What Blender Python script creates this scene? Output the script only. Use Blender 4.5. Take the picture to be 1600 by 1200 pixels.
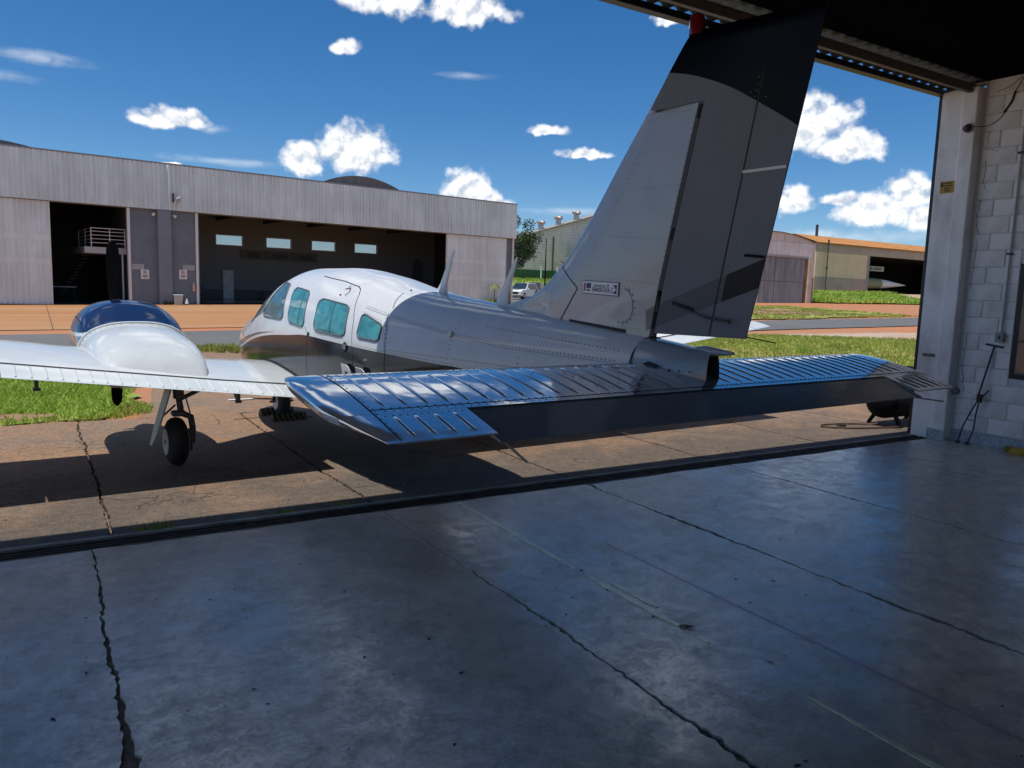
import bpy, math, random
import numpy as np
from mathutils import Vector, Matrix
random.seed(7)
rng = np.random.default_rng(7)
for o in list(bpy.data.objects):
    bpy.data.objects.remove(o)
SC = bpy.context.scene
COL = SC.collection

# ------------------------------------------------------------------ camera
cam_d = bpy.data.cameras.new('camera')
cam = bpy.data.objects.new('camera', cam_d)
COL.objects.link(cam)
YAW, PITCH, ROLL = 0.5563, 0.1237, 0.0317
F_ = Vector((math.sin(YAW) * math.cos(PITCH), math.cos(YAW) * math.cos(PITCH), -math.sin(PITCH)))
R0 = Vector((math.cos(YAW), -math.sin(YAW), 0))
U0 = R0.cross(F_)
R_ = R0 * math.cos(ROLL) + U0 * math.sin(ROLL)
U_ = -R0 * math.sin(ROLL) + U0 * math.cos(ROLL)
mw = Matrix(((R_.x, U_.x, -F_.x, 0), (R_.y, U_.y, -F_.y, 0), (R_.z, U_.z, -F_.z, 1.7018), (0, 0, 0, 1)))
cam.matrix_world = mw
cam_d.sensor_width = 36
cam_d.lens = 1191.704 / 1600 * 36
cam_d.clip_start = 0.05
cam_d.clip_end = 5000
SC.camera = cam

# ------------------------------------------------------------------ light and sky
SUN_DIR = Vector((-0.27, -0.014, 1.0)).normalized()      # towards the sun: high, from the left
SUN_EL = math.asin(SUN_DIR.z)
SUN_AZ = math.atan2(SUN_DIR.x, SUN_DIR.y)
SKY_STRENGTH = 0.15
SUN_STRENGTH = 2.0
EXPOSURE = 1.13
sun_d = bpy.data.lights.new('sun', 'SUN')
sun_d.energy = SUN_STRENGTH
sun_d.angle = math.radians(0.53)
sun_d.color = (1.0, 0.955, 0.88)
sun = bpy.data.objects.new('sun', sun_d)
COL.objects.link(sun)
sun.rotation_euler = SUN_DIR.to_track_quat('Z', 'Y').to_euler()
SC.view_settings.view_transform = 'Standard'
SC.view_settings.look = 'None'
SC.view_settings.exposure = EXPOSURE
SC.view_settings.gamma = 1
SC.view_settings.use_curve_mapping = False
try:
    SC.cycles.max_bounces = 8
    SC.cycles.diffuse_bounces = 4
    SC.cycles.glossy_bounces = 4
    SC.cycles.caustics_reflective = False
    SC.cycles.caustics_refractive = False
    SC.cycles.use_denoising = True
    SC.cycles.sample_clamp_indirect = 6
except Exception:
    pass


class NT:
    """small node-tree writer"""
    def __init__(s, tree):
        s.t = tree
        s.n = tree.nodes
        s.l = tree.links

    def node(s, typ, **kw):
        nd = s.n.new(typ)
        for k, v in kw.items():
            setattr(nd, k, v)
        return nd

    def put(s, sock, v):
        if hasattr(v, 'is_output') or isinstance(v, bpy.types.NodeSocket):
            s.l.new(v, sock)
        else:
            try:
                sock.default_value = v
            except Exception:
                sock.default_value = (*v, 1.0)

    def math(s, op, a, b=None, c=None, clamp=False):
        nd = s.node('ShaderNodeMath', operation=op, use_clamp=clamp)
        for i, v in enumerate((a, b, c)):
            if v is not None:
                s.put(nd.inputs[i], v)
        return nd.outputs[0]

    def vmath(s, op, a, b=None):
        nd = s.node('ShaderNodeVectorMath', operation=op)
        s.put(nd.inputs[0], a)
        if b is not None:
            s.put(nd.inputs[1], b)
        return nd.outputs[1] if op in ('DOT_PRODUCT', 'LENGTH', 'DISTANCE') else nd.outputs[0]

    def noise(s, vec, scale, detail=4, rough=0.55, dist=0.0, lac=2.0):
        nd = s.node('ShaderNodeTexNoise')
        if vec is not None:
            s.l.new(vec, nd.inputs['Vector'])
        nd.inputs['Scale'].default_value = scale
        nd.inputs['Detail'].default_value = detail
        nd.inputs['Roughness'].default_value = rough
        nd.inputs['Distortion'].default_value = dist
        nd.inputs['Lacunarity'].default_value = lac
        return nd.outputs[0]

    def sstep(s, v, a, b, lo=0.0, hi=1.0):
        nd = s.node('ShaderNodeMapRange', interpolation_type='SMOOTHSTEP')
        s.put(nd.inputs[0], v)
        for i, x in enumerate((a, b, lo, hi)):
            s.put(nd.inputs[1 + i], x)
        return nd.outputs[0]

    def mix(s, f, a, b, blend='MIX'):
        nd = s.node('ShaderNodeMix', data_type='RGBA', blend_type=blend)
        s.put(nd.inputs[0], f)
        for i, v in ((6, a), (7, b)):
            if isinstance(v, tuple):
                v = (*v[:3], 1.0)
            s.put(nd.inputs[i], v)
        return nd.outputs[2]

    def sep(s, vec):
        nd = s.node('ShaderNodeSeparateXYZ')
        s.l.new(vec, nd.inputs[0])
        return nd.outputs

    def comb(s, x, y, z):
        nd = s.node('ShaderNodeCombineXYZ')
        for i, v in enumerate((x, y, z)):
            s.put(nd.inputs[i], v)
        return nd.outputs[0]

    def curve(s, x, pts, x0, x1, z0, z1):
        """piecewise-linear function given by pts over [x0, x1] -> [z0, z1]"""
        t = s.math('DIVIDE', s.math('SUBTRACT', x, x0), x1 - x0, clamp=True)
        nd = s.node('ShaderNodeFloatCurve')
        cv = nd.mapping.curves[0]
        q = [((a - x0) / (x1 - x0), (b - z0) / (z1 - z0)) for a, b in pts]
        cv.points[0].location = q[0]
        cv.points[1].location = q[-1]
        for a in q[1:-1]:
            cv.points.new(*a)
        for pt in cv.points:
            pt.handle_type = 'AUTO_CLAMPED'
        nd.mapping.update()
        s.l.new(t, nd.inputs['Value'])
        return s.math('ADD', s.math('MULTIPLY', nd.outputs[0], z1 - z0), z0)


# sky: clear tropical blue with fair-weather cumulus, all laid out by compass direction and elevation
W = bpy.data.worlds.new('World')
SC.world = W
W.use_nodes = True
n = NT(W.node_tree)
n.n.clear()
sky = n.node('ShaderNodeTexSky', sky_type='NISHITA')
sky.sun_disc = False
sky.sun_elevation = SUN_EL
sky.sun_rotation = SUN_AZ
sky.altitude = 900
sky.air_density = 0.85
sky.dust_density = 0.6
sky.ozone_density = 3.4
tc = n.node('ShaderNodeTexCoord')
D = tc.outputs['Generated']
dx, dy, dz = n.sep(D)
az = n.math('ARCTAN2', dx, dy)
el = n.math('ARCSINE', dz)
warp = n.node('ShaderNodeTexNoise')
n.l.new(D, warp.inputs['Vector'])
warp.inputs['Scale'].default_value = 26
warp.inputs['Detail'].default_value = 3
wv = n.vmath('SUBTRACT', warp.outputs[1], (0.5, 0.5, 0.5))
wx, wy, wz = n.sep(wv)
azw = n.math('MULTIPLY_ADD', wx, 0.030, az)
elw = n.math('MULTIPLY_ADD', wy, 0.020, el)
# azimuth, elevation of centre, half width, half height, heap (1 cumulus .. 0 wisp)
CLOUDS = [(0.384, 0.333, 0.056, 0.026, .9), (0.49, 0.326, 0.047, 0.022, .85), (0.34, 0.28, 0.017, 0.011, .7),
          (0.136, 0.179, 0.036, 0.014, .8), (0.182, 0.175, 0.022, 0.005, .5), (0.288, 0.146, 0.025, 0.025, 1),
          (0.352, 0.158, 0.048, 0.036, 1.1), (0.492, 0.122, 0.034, 0.026, 1.1), (0.528, 0.108, 0.024, 0.013, .9),
          (0.593, 0.196, 0.026, 0.008, .7), (0.643, 0.171, 0.034, 0.007, .65), (0.908, 0.198, 0.046, 0.038, 1),
          (0.955, 0.173, 0.034, 0.022, .9), (0.892, 0.113, 0.022, 0.022, .9), (1.02, 0.118, 0.024, 0.024, 1),
          (0.99, 0.1, 0.048, 0.022, 1), (0.95, 0.117, 0.024, 0.009, .8), (-0.022, 0.135, 0.009, 0.004, .8),
          (0.137, 0.131, 0.01, 0.003, .8), (0.738, 0.321, 0.02, 0.009, .7), (0.01, 0.227, 0.05, 0.007, .12),
          (0.623, 0.101, 0.06, 0.006, .3), (0.488, 0.258, 0.04, 0.005, .1), (0.673, 0.09, 0.03, 0.007, .5),
          (1.04, 0.09, 0.03, 0.02, .9), (-0.03, 0.205, 0.04, 0.006, .12), (0.75, 0.1, 0.04, 0.01, .5),
          (0.2, 0.140, 0.09, 0.005, .22), (0.66, 0.075, 0.08, 0.006, .5), (0.95, 0.075, 0.12, 0.008, .55),
          (-0.35, 0.2, 0.07, 0.035, 1), (-0.6, 0.45, 0.08, 0.03, .9), (0.2, 0.62, 0.09, 0.04, .9), (0.75, 0.55, 0.1, 0.035, .8),
          (1.25, 0.3, 0.09, 0.04, 1), (1.5, 0.16, 0.12, 0.04, 1), (1.35, 0.62, 0.1, 0.05, .9), (-1.1, 0.2, 0.12, 0.04, 1),
          (-0.15, 0.85, 0.12, 0.05, .8), (0.45, 0.47, 0.15, 0.05, 1), (0.12, 0.52, 0.11, 0.04, .9), (0.78, 0.45, 0.10, 0.04, .9), (-0.2, 0.43, 0.12, 0.05, 1), (0.3, 0.66, 0.14, 0.04, .9), (0.55, 0.98, 0.13, 0.06, .8)]
field = None
wisp = None
for (a, e, ra, re, hp) in CLOUDS:
    k_ = 1.12 if hp > .6 else 1.5
    ra, re = ra * k_, re * k_
    u = n.math('DIVIDE', n.math('SUBTRACT', azw if hp > .3 else az, a), ra)
    v = n.math('DIVIDE', n.math('SUBTRACT', elw if hp > .3 else el, e), re)
    if hp > .6:                                     # flat base: squeeze the underside
        v = n.math('MAXIMUM', v, n.math('MULTIPLY', v, -1.7))
    r2 = n.math('ADD', n.math('MULTIPLY', u, u), n.math('MULTIPLY', v, v))
    f = n.math('SUBTRACT', 1.0 if hp > .6 else 0.55, n.math('SQRT', r2))
    if hp <= .6:
        f = n.math('MULTIPLY', f, 0.6)
        wisp = f if wisp is None else n.math('MAXIMUM', wisp, f)
    else:
        field = f if field is None else n.math('SMOOTH_MAX', field, f, 0.25)
# elsewhere in the sky the same kind of scattered cumulus
gen = n.noise(n.vmath('MULTIPLY', D, (1, 1, 2.2)), 3.0, 3, .5)
offc = n.vmath('DOT_PRODUCT', D, (math.sin(0.52), math.cos(0.52), 0.0))
gen = n.math('SUBTRACT', n.math('MULTIPLY', n.math('SUBTRACT', gen, 0.56), 4.5), n.sstep(offc, .3, .62, 0, 3))
gen = n.math('SUBTRACT', gen, n.sstep(dz, 0.02, 0.1, 1.5, 0))
field = n.math('MAXIMUM', field, gen)


def puff(shift):
    P = n.vmath('ADD', D, shift)
    big = n.noise(P, 42, 8, .58)
    vo = n.node('ShaderNodeTexVoronoi', feature='SMOOTH_F1')
    vo.inputs['Scale'].default_value = 62
    vo.inputs['Smoothness'].default_value = .35
    n.l.new(n.vmath('ADD', P, n.vmath('MULTIPLY', wv, (.02, .02, .02))), vo.inputs['Vector'])
    return n.math('ADD', n.math('MULTIPLY', n.math('SUBTRACT', big, .5), 3.0), n.math('MULTIPLY', n.math('SUBTRACT', .42, vo.outputs[0]), .8))


p0 = puff((0, 0, 0))
p1 = puff((-0.004, 0, 0.008))
dens = n.math('ADD', n.math('MULTIPLY', n.math('MINIMUM', field, .6), 2.4), p0)
cov = n.sstep(dens, -0.35, 1.05)
wz_ = n.math('ADD', n.math('MULTIPLY', wisp, 2.0), n.math('MULTIPLY', n.math('SUBTRACT', n.noise(n.vmath('MULTIPLY', D, (1, 1, 5)), 18, 5, .6), .5), 1.5))
covw = n.math('MULTIPLY', n.sstep(wz_, -0.35, 1.1), 0.42)
lit = n.math('ADD', n.math('MULTIPLY', n.math('SUBTRACT', p0, p1), 0.55), 0.84)
lit = n.math('SUBTRACT', lit, n.math('MULTIPLY', n.sstep(dens, .8, 2.2), n.sstep(n.noise(n.vmath('MULTIPLY', D, (1, 1, 2)), 26, 4, .55), .38, .62, .02, .26)))
lit = n.math('MINIMUM', n.math('MAXIMUM', lit, 0.5), 1.0)
ccol = n.mix(n.sstep(lit, .5, .95), (0.50, 0.56, 0.66), (0.97, 0.97, 0.96))
hsv = n.node('ShaderNodeHueSaturation')
hsv.inputs['Saturation'].default_value = 1.32
hsv.inputs['Value'].default_value = 0.345
n.l.new(sky.outputs[0], hsv.inputs['Color'])
bgs = n.node('ShaderNodeBackground')
n.l.new(hsv.outputs[0], bgs.inputs[0])
bgs.inputs[1].default_value = SKY_STRENGTH
bgc = n.node('ShaderNodeBackground')
n.l.new(ccol, bgc.inputs[0])
bgc.inputs[1].default_value = 0.55
ms = n.node('ShaderNodeMixShader')
n.l.new(n.math('MAXIMUM', cov, covw), ms.inputs[0])
n.l.new(bgs.outputs[0], ms.inputs[1])
n.l.new(bgc.outputs[0], ms.inputs[2])
wo = n.node('ShaderNodeOutputWorld')
n.l.new(ms.outputs[0], wo.inputs[0])


# ------------------------------------------------------------------ materials
MATS = {}


def mat(name, col=(.5, .5, .5), rough=.5, metal=0.0, coat=0.0, ior=1.5, var=0.0, vscale=3.0, bump=0.0, bscale=40.0, coat_rough=.03, dirt=None, dscale=1.5, damt=.5, stretch=(1, 1, 1), emit=None):
    if name in MATS:
        return MATS[name]
    m = bpy.data.materials.new(name)
    m.use_nodes = True
    t = NT(m.node_tree)
    b = t.n['Principled BSDF']
    b.inputs['Roughness'].default_value = rough
    b.inputs['Metallic'].default_value = metal
    b.inputs['IOR'].default_value = ior
    b.inputs['Coat Weight'].default_value = coat
    b.inputs['Coat Roughness'].default_value = coat_rough
    c = (*col, 1.0)
    b.inputs['Base Color'].default_value = c
    if var or bump or dirt:
        co = t.node('ShaderNodeTexCoord').outputs['Object']
        if stretch != (1, 1, 1):
            co = t.vmath('MULTIPLY', co, stretch)
        out = None
        if var:
            nz = t.noise(co, vscale, 6, .6)
            k = t.sstep(nz, .25, .75, 1 - var, 1 + var)
            out = t.mix(1.0, c, t.comb(k, k, k), 'MULTIPLY')
        if dirt:
            d = t.sstep(t.noise(co, dscale, 7, .65), .45, .72, 0, damt)
            out = t.mix(d, out if out is not None else c, dirt)
        if out is not None:
            t.l.new(out, b.inputs['Base Color'])
        if bump:
            bn = t.node('ShaderNodeBump')
            bn.inputs['Strength'].default_value = bump
            bn.inputs['Distance'].default_value = .01
            t.l.new(t.noise(co, bscale, 5, .6), bn.inputs['Height'])
            t.l.new(bn.outputs[0], b.inputs['Normal'])
    if emit:
        b.inputs['Emission Color'].default_value = (*emit[:3], 1)
        b.inputs['Emission Strength'].default_value = emit[3]
    MATS[name] = m
    return m


# ------------------------------------------------------------------ mesh helpers
def unit(v):
    v = np.asarray(v, float)
    return v / max(1e-9, np.linalg.norm(v))


class MB:
    def __init__(s):
        s.v = []
        s.f = []

    def add(s, verts, faces):
        k = len(s.v)
        s.v.extend([tuple(map(float, q)) for q in verts])
        s.f.extend([tuple(i + k for i in q) for q in faces])
        return s

    def box(s, a, b, bev=0.0):
        x0, y0, z0 = (min(a[i], b[i]) for i in range(3))
        x1, y1, z1 = (max(a[i], b[i]) for i in range(3))
        if bev <= 0:
            v = [(x, y, z) for z in (z0, z1) for y in (y0, y1) for x in (x0, x1)]
            return s.add(v, [(0, 2, 3, 1), (4, 5, 7, 6), (0, 1, 5, 4), (2, 6, 7, 3), (0, 4, 6, 2), (1, 3, 7, 5)])
        e = bev
        v = []
        for z, ins in ((z0, e), (z0 + e, 0), (z1 - e, 0), (z1, e)):
            q = e + ins if ins else e
            X0, X1, Y0, Y1 = x0 + ins, x1 - ins, y0 + ins, y1 - ins
            v += [(X0 + e, Y0, z), (X1 - e, Y0, z), (X1, Y0 + e, z), (X1, Y1 - e, z), (X1 - e, Y1, z), (X0 + e, Y1, z), (X0, Y1 - e, z), (X0, Y0 + e, z)]
        f = [tuple(range(7, -1, -1)), tuple(range(24, 32))]
        for r in range(3):
            for i in range(8):
                j = (i + 1) % 8
                f.append((r * 8 + i, r * 8 + j, r * 8 + 8 + j, r * 8 + 8 + i))
        return s.add(v, f)

    def tube(s, pts, r, n=8, cap=True, closed=False):
        pts = [np.asarray(q, float) for q in pts]
        m = len(pts)
        rr = r if hasattr(r, '__len__') else [r] * m
        v, f = [], []
        t0 = unit(pts[1] - pts[0])
        up = np.array([0, 0, 1.0]) if abs(t0[2]) < .9 else np.array([1.0, 0, 0])
        a = unit(np.cross(t0, up))
        for i in range(m):
            if closed:
                t = unit(pts[(i + 1) % m] - pts[i - 1])
            else:
                t = unit(pts[min(i + 1, m - 1)] - pts[max(i - 1, 0)])
            a = unit(a - t * (a @ t))
            b = np.cross(t, a)
            for k in range(n):
                th = 2 * math.pi * k / n
                v.append(pts[i] + rr[i] * (math.cos(th) * a + math.sin(th) * b))
        for i in range(m if closed else m - 1):
            i2 = (i + 1) % m
            for k in range(n):
                k2 = (k + 1) % n
                f.append((i * n + k, i * n + k2, i2 * n + k2, i2 * n + k))
        if cap and not closed:
            f.append(tuple(range(n - 1, -1, -1)))
            f.append(tuple((m - 1) * n + k for k in range(n)))
        return s.add(v, f)

    def lathe(s, c, axis, prof, n=24):
        """prof: (distance along axis, radius)"""
        ax = unit(axis)
        up = np.array([0, 0, 1.0]) if abs(ax[2]) < .9 else np.array([1.0, 0, 0])
        a = unit(np.cross(ax, up))
        b = np.cross(ax, a)
        c = np.asarray(c, float)
        v, f = [], []
        for (h, r) in prof:
            for k in range(n):
                th = 2 * math.pi * k / n
                v.append(c + ax * h + r * (math.cos(th) * a + math.sin(th) * b))
        m = len(prof)
        for i in range(m - 1):
            for k in range(n):
                k2 = (k + 1) % n
                f.append((i * n + k, i * n + k2, (i + 1) * n + k2, (i + 1) * n + k))
        f.append(tuple(range(n - 1, -1, -1)))
        f.append(tuple((m - 1) * n + k for k in range(n)))
        return s.add(v, f)

    def grid(s, rows, close_u=False, close_v=False):
        """rows of equally many points"""
        m, k = len(rows), len(rows[0])
        v = [q for r in rows for q in r]
        f = []
        for i in range(m if close_v else m - 1):
            i2 = (i + 1) % m
            for j in range(k if close_u else k - 1):
                j2 = (j + 1) % k
                f.append((i * k + j, i * k + j2, i2 * k + j2, i2 * k + j))
        return s.add(v, f)

    def prism(s, poly, ext):
        """closed 3D polygon extruded by the vector ext"""
        q = [np.asarray(p, float) for p in poly]
        e = np.asarray(ext, float)
        m = len(q)
        v = q + [p + e for p in q]
        f = [tuple(range(m - 1, -1, -1)), tuple(range(m, 2 * m))]
        for i in range(m):
            j = (i + 1) % m
            f.append((i, j, m + j, m + i))
        return s.add(v, f)

    def mesh(s, name, recalc=True):
        import bmesh
        me = bpy.data.meshes.new(name)
        me.from_pydata(s.v, [], s.f)
        if recalc:
            bm = bmesh.new()
            bm.from_mesh(me)
            bmesh.ops.recalc_face_normals(bm, faces=bm.faces)
            bm.to_mesh(me)
            bm.free()
        me.update()
        return me

    def obj(s, name, m, parent=None, smooth=None, recalc=True):
        me = s.mesh(name, recalc)
        o = link(name, me, parent)
        me.materials.append(m)
        if smooth is not None:
            sm(me, smooth)
        return o


def sm(me, ang=30):
    me.polygons.foreach_set('use_smooth', [True] * len(me.polygons))
    try:
        me.set_sharp_from_angle(angle=math.radians(ang))
    except Exception:
        pass


def link(name, data, parent=None):
    o = bpy.data.objects.new(name, data)
    COL.objects.link(o)
    if parent is not None:
        o.parent = parent
    return o


def tag(o, label=None, cat=None, group=None, kind=None):
    if label:
        o['label'] = label
    if cat:
        o['category'] = cat
    if group:
        o['group'] = group
    if kind:
        o['kind'] = kind
    return o


def empty(name, loc=(0, 0, 0), rz=0.0, label=None, cat=None, group=None, kind=None):
    o = link(name, None)
    o.empty_display_size = .2
    o.location = loc
    o.rotation_euler = (0, 0, rz)
    return tag(o, label, cat, group, kind)


def copies(src, mats_list, parent, name):
    """many objects sharing one mesh"""
    for M_ in mats_list:
        o = link(name, src, parent)
        o.matrix_local = M_
    return


def text_mesh(name, body, size, m, parent, mat4, depth=.0015, bold=0.0, xs=1.0, align='CENTER'):
    cu = bpy.data.curves.new(name, 'FONT')
    cu.body = body
    cu.size = size
    cu.extrude = depth
    cu.offset = bold
    cu.align_x = align
    cu.align_y = 'CENTER'
    tmp = bpy.data.objects.new(name + '_tmp', cu)
    COL.objects.link(tmp)
    bpy.context.view_layer.update()
    me = bpy.data.meshes.new_from_object(tmp.evaluated_get(bpy.context.evaluated_depsgraph_get()))
    bpy.data.objects.remove(tmp)
    bpy.data.curves.remove(cu)
    if xs != 1.0:
        me.transform(Matrix.Scale(xs, 4, (1, 0, 0)))
    me.materials.clear()
    me.materials.append(m)
    o = link(name, me, parent)
    o.matrix_local = mat4
    return o


def frame4(origin, xaxis, yaxis):
    x = Vector(xaxis).normalized()
    y = Vector(yaxis)
    z = x.cross(y).normalized()
    y = z.cross(x)
    o = Vector(origin)
    return Matrix(((x.x, y.x, z.x, o.x), (x.y, y.y, z.y, o.y), (x.z, y.z, z.z, o.z), (0, 0, 0, 1)))


def pchip(xs, ys, q):
    x, y = np.asarray(xs, float), np.asarray(ys, float)
    h = np.diff(x)
    dl = np.diff(y) / h
    m = np.zeros_like(y)
    for i in range(1, len(x) - 1):
        if dl[i - 1] * dl[i] > 0:
            w1 = 2 * h[i] + h[i - 1]
            w2 = h[i] + 2 * h[i - 1]
            m[i] = (w1 + w2) / (w1 / dl[i - 1] + w2 / dl[i])
    m[0], m[-1] = dl[0], dl[-1]
    q = np.clip(np.asarray(q, float), x[0], x[-1])
    i = np.clip(np.searchsorted(x, q) - 1, 0, len(x) - 2)
    t = (q - x[i]) / h[i]
    return (2 * t**3 - 3 * t * t + 1) * y[i] + (t**3 - 2 * t * t + t) * h[i] * m[i] + (-2 * t**3 + 3 * t * t) * y[i + 1] + (t**3 - t * t) * h[i] * m[i + 1]


def sstepf(x, a, b):
    t = min(1.0, max(0.0, (x - a) / (b - a)))
    return t * t * (3 - 2 * t)


def terrain(x, y):
    """outside ground: level by the hangar, then climbing gently to the right"""
    z = 0.0145 * max(x, -6.0) * sstepf(math.hypot(x, max(y, 0)), 12, 24) * sstepf(y, 8, 14)
    z += 2.1 * sstepf(y, 80, 92) * sstepf(x, 48, 56) * (1 - sstepf(x, 72, 80))
    z += 1.05 * sstepf(y, 68, 75) * sstepf(x, 86, 95)
    return z
from mathutils.geometry import delaunay_2d_cdt


# ------------------------------------------------------------------ ground materials
def ground_mat(name, base, alt, alt2, rough=.9, s1=.35, s2=2.4, grain=.25, cracks=0.0, streak=(1, 1, 1), bump=.25, blotch=None):
    m = bpy.data.materials.new(name)
    m.use_nodes = True
    t = NT(m.node_tree)
    b = t.n['Principled BSDF']
    co = t.node('ShaderNodeTexCoord').outputs['Object']
    cs = t.vmath('MULTIPLY', co, streak)
    a = t.sstep(t.noise(cs, s1, 6, .62, .6), .38, .66)
    c = t.mix(a, base, alt)
    a2 = t.sstep(t.noise(cs, s2, 7, .65, .3), .45, .75)
    c = t.mix(t.math('MULTIPLY', a2, .8), c, alt2)
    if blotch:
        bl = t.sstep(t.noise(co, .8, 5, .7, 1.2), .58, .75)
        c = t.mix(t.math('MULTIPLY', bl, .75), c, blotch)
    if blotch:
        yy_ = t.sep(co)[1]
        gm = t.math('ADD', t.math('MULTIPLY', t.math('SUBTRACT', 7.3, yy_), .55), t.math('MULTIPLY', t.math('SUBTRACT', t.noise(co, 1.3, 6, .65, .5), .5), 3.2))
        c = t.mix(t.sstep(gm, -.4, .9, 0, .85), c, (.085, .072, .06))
    g = t.sstep(t.noise(co, 70, 3, .7), .2, .8, 1 - grain, 1 + grain)
    c = t.mix(1.0, c, t.comb(g, g, g), 'MULTIPLY')
    h = t.noise(co, 45, 6, .7)
    g2_ = t.sstep(t.noise(co, 13, 8, .75), .32, .68, 1 - grain * .45, 1 + grain * .4)
    c = t.mix(1.0, c, t.comb(g2_, g2_, g2_), 'MULTIPLY')
    if cracks:
        ww = t.node('ShaderNodeTexNoise')
        t.l.new(co, ww.inputs['Vector'])
        ww.inputs['Scale'].default_value = 1.6
        ww.inputs['Detail'].default_value = 5
        wc = t.vmath('ADD', co, t.vmath('MULTIPLY', ww.outputs[1], (.9, .9, 0)))
        tot = None
        for sc, wd, gate in ((.55, .005, .5), (1.9, .012, .6)):
            vo = t.node('ShaderNodeTexVoronoi', feature='DISTANCE_TO_EDGE')
            vo.inputs['Scale'].default_value = sc
            t.l.new(wc, vo.inputs['Vector'])
            k = t.sstep(vo.outputs[0], 0, wd, 1, 0)
            k = t.math('MULTIPLY', k, t.sstep(t.noise(co, .9, 2), gate, gate + .1))
            tot = k if tot is None else t.math('MAXIMUM', tot, k)
        c = t.mix(t.math('MULTIPLY', tot, cracks), c, (.03, .024, .018))
        h = t.math('SUBTRACT', h, t.math('MULTIPLY', tot, 3))
    t.l.new(c, b.inputs['Base Color'])
    b.inputs['Roughness'].default_value = rough
    bn = t.node('ShaderNodeBump')
    bn.inputs['Strength'].default_value = bump
    bn.inputs['Distance'].default_value = .012
    t.l.new(h, bn.inputs['Height'])
    t.l.new(bn.outputs[0], b.inputs['Normal'])
    MATS[name] = m
    return m


M_laterite = ground_mat('laterite', (.42, .155, .062), (.34, .18, .095), (.46, .21, .10), s1=.12, s2=1.1)
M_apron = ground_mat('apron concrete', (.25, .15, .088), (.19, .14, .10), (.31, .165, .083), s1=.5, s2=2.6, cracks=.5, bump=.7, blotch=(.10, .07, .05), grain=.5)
M_farapron = ground_mat('far apron', (.35, .16, .058), (.38, .22, .105), (.36, .125, .042), s1=.10, s2=.5, streak=(.25, 1, 1), grain=.12)
M_road = ground_mat('asphalt', (.115, .115, .12), (.14, .135, .13), (.10, .10, .105), s1=.3, s2=3, grain=.2)
M_grassbase = ground_mat('turf', (.20, .29, .035), (.24, .32, .05), (.26, .25, .07), s1=.7, s2=5, grain=.4, bump=.9)
M_drygrass = ground_mat('dry turf', (.25, .29, .055), (.30, .29, .08), (.36, .20, .08), s1=.45, s2=3, grain=.4, bump=.9)
M_soil = ground_mat('bare soil', (.27, .15, .085), (.33, .19, .11), (.20, .13, .07), s1=.8, s2=5, grain=.35, bump=.8)
M_sand = ground_mat('pale paving', (.42, .31, .23), (.38, .26, .18), (.48, .42, .36), s1=.3, s2=1.6, streak=(.4, 1, 1))


def patch(name, poly, m, dz, jit=.12, step=.6, res=2.0, z0=None):
    pts = []
    k = len(poly)
    for i in range(k):
        a, b = np.array(poly[i], float), np.array(poly[(i + 1) % k], float)
        L = np.linalg.norm(b - a)
        ns = max(1, int(L / step))
        nn = np.array([-(b - a)[1], (b - a)[0]]) / max(L, 1e-6)
        for j in range(ns):
            q = a + (b - a) * j / ns
            q = q + nn * jit * (rng.random() - .5) * 2 * (0 if jit == 0 else 1)
            pts.append(q)
    P = [Vector((float(q[0]), float(q[1]))) for q in pts]
    nb = len(P)
    xs = [q.x for q in P]
    ys = [q.y for q in P]
    for x in np.arange(min(xs) + res / 2, max(xs), res):
        for y in np.arange(min(ys) + res / 2, max(ys), res):
            P.append(Vector((x, y)))
    vo, eo, fo, *_ = delaunay_2d_cdt(P, [(i, (i + 1) % nb) for i in range(nb)], [list(range(nb))], 1, 1e-4)
    mb = MB()
    mb.add([(v.x, v.y, (terrain(v.x, v.y) if z0 is None else z0) + dz) for v in vo], [tuple(f) for f in fo])
    o = mb.obj(name, m, recalc=False)
    o['kind'] = 'structure'
    me = o.data
    if len(me.polygons) and me.polygons[0].normal.z < 0:
        me.flip_normals()
    return o


# one sheet of earth out to the horizon
xs = sorted(set([-1500, -800, -400, -200, -120, -80, -50] + list(np.arange(-36, 150, 3.0)) + [160, 180, 220, 300, 500, 900, 1600]))
ys = sorted(set([-60, -30, -16] + list(np.arange(-10, 5, 5.0)) + list(np.arange(5, 110, 2.5)) + [115, 130, 160, 220, 320, 500, 900, 1800]))
g = MB()
g.grid([[(x, y, terrain(x, y) - .055 - .045 * sstepf(y, 20, 40)) for x in xs] for y in ys])
o = g.obj('ground', M_laterite, recalc=False)
o['kind'] = 'structure'


def road_y(x):
    return .055 * max(x, 0)


g = MB()
rx = list(np.arange(-90, 200, 3.0))
g.grid([[(x, 20.0 + road_y(x) + k * 1.5 + (.10 * math.sin(x * 1.7 + k) if k in (0, 4) else 0), terrain(x, 20 + road_y(x) + k * 1.5) - .02) for x in rx] for k in range(5)])
o = g.obj('asphalt_road', M_road, recalc=False)
o['kind'] = 'structure'
patch('far_apron', [(-60, 28.5), (9, 28.5), (26, 32), (44, 52), (44, 60), (-60, 60)], M_farapron, -.05, .1, 2, 4)
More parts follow.
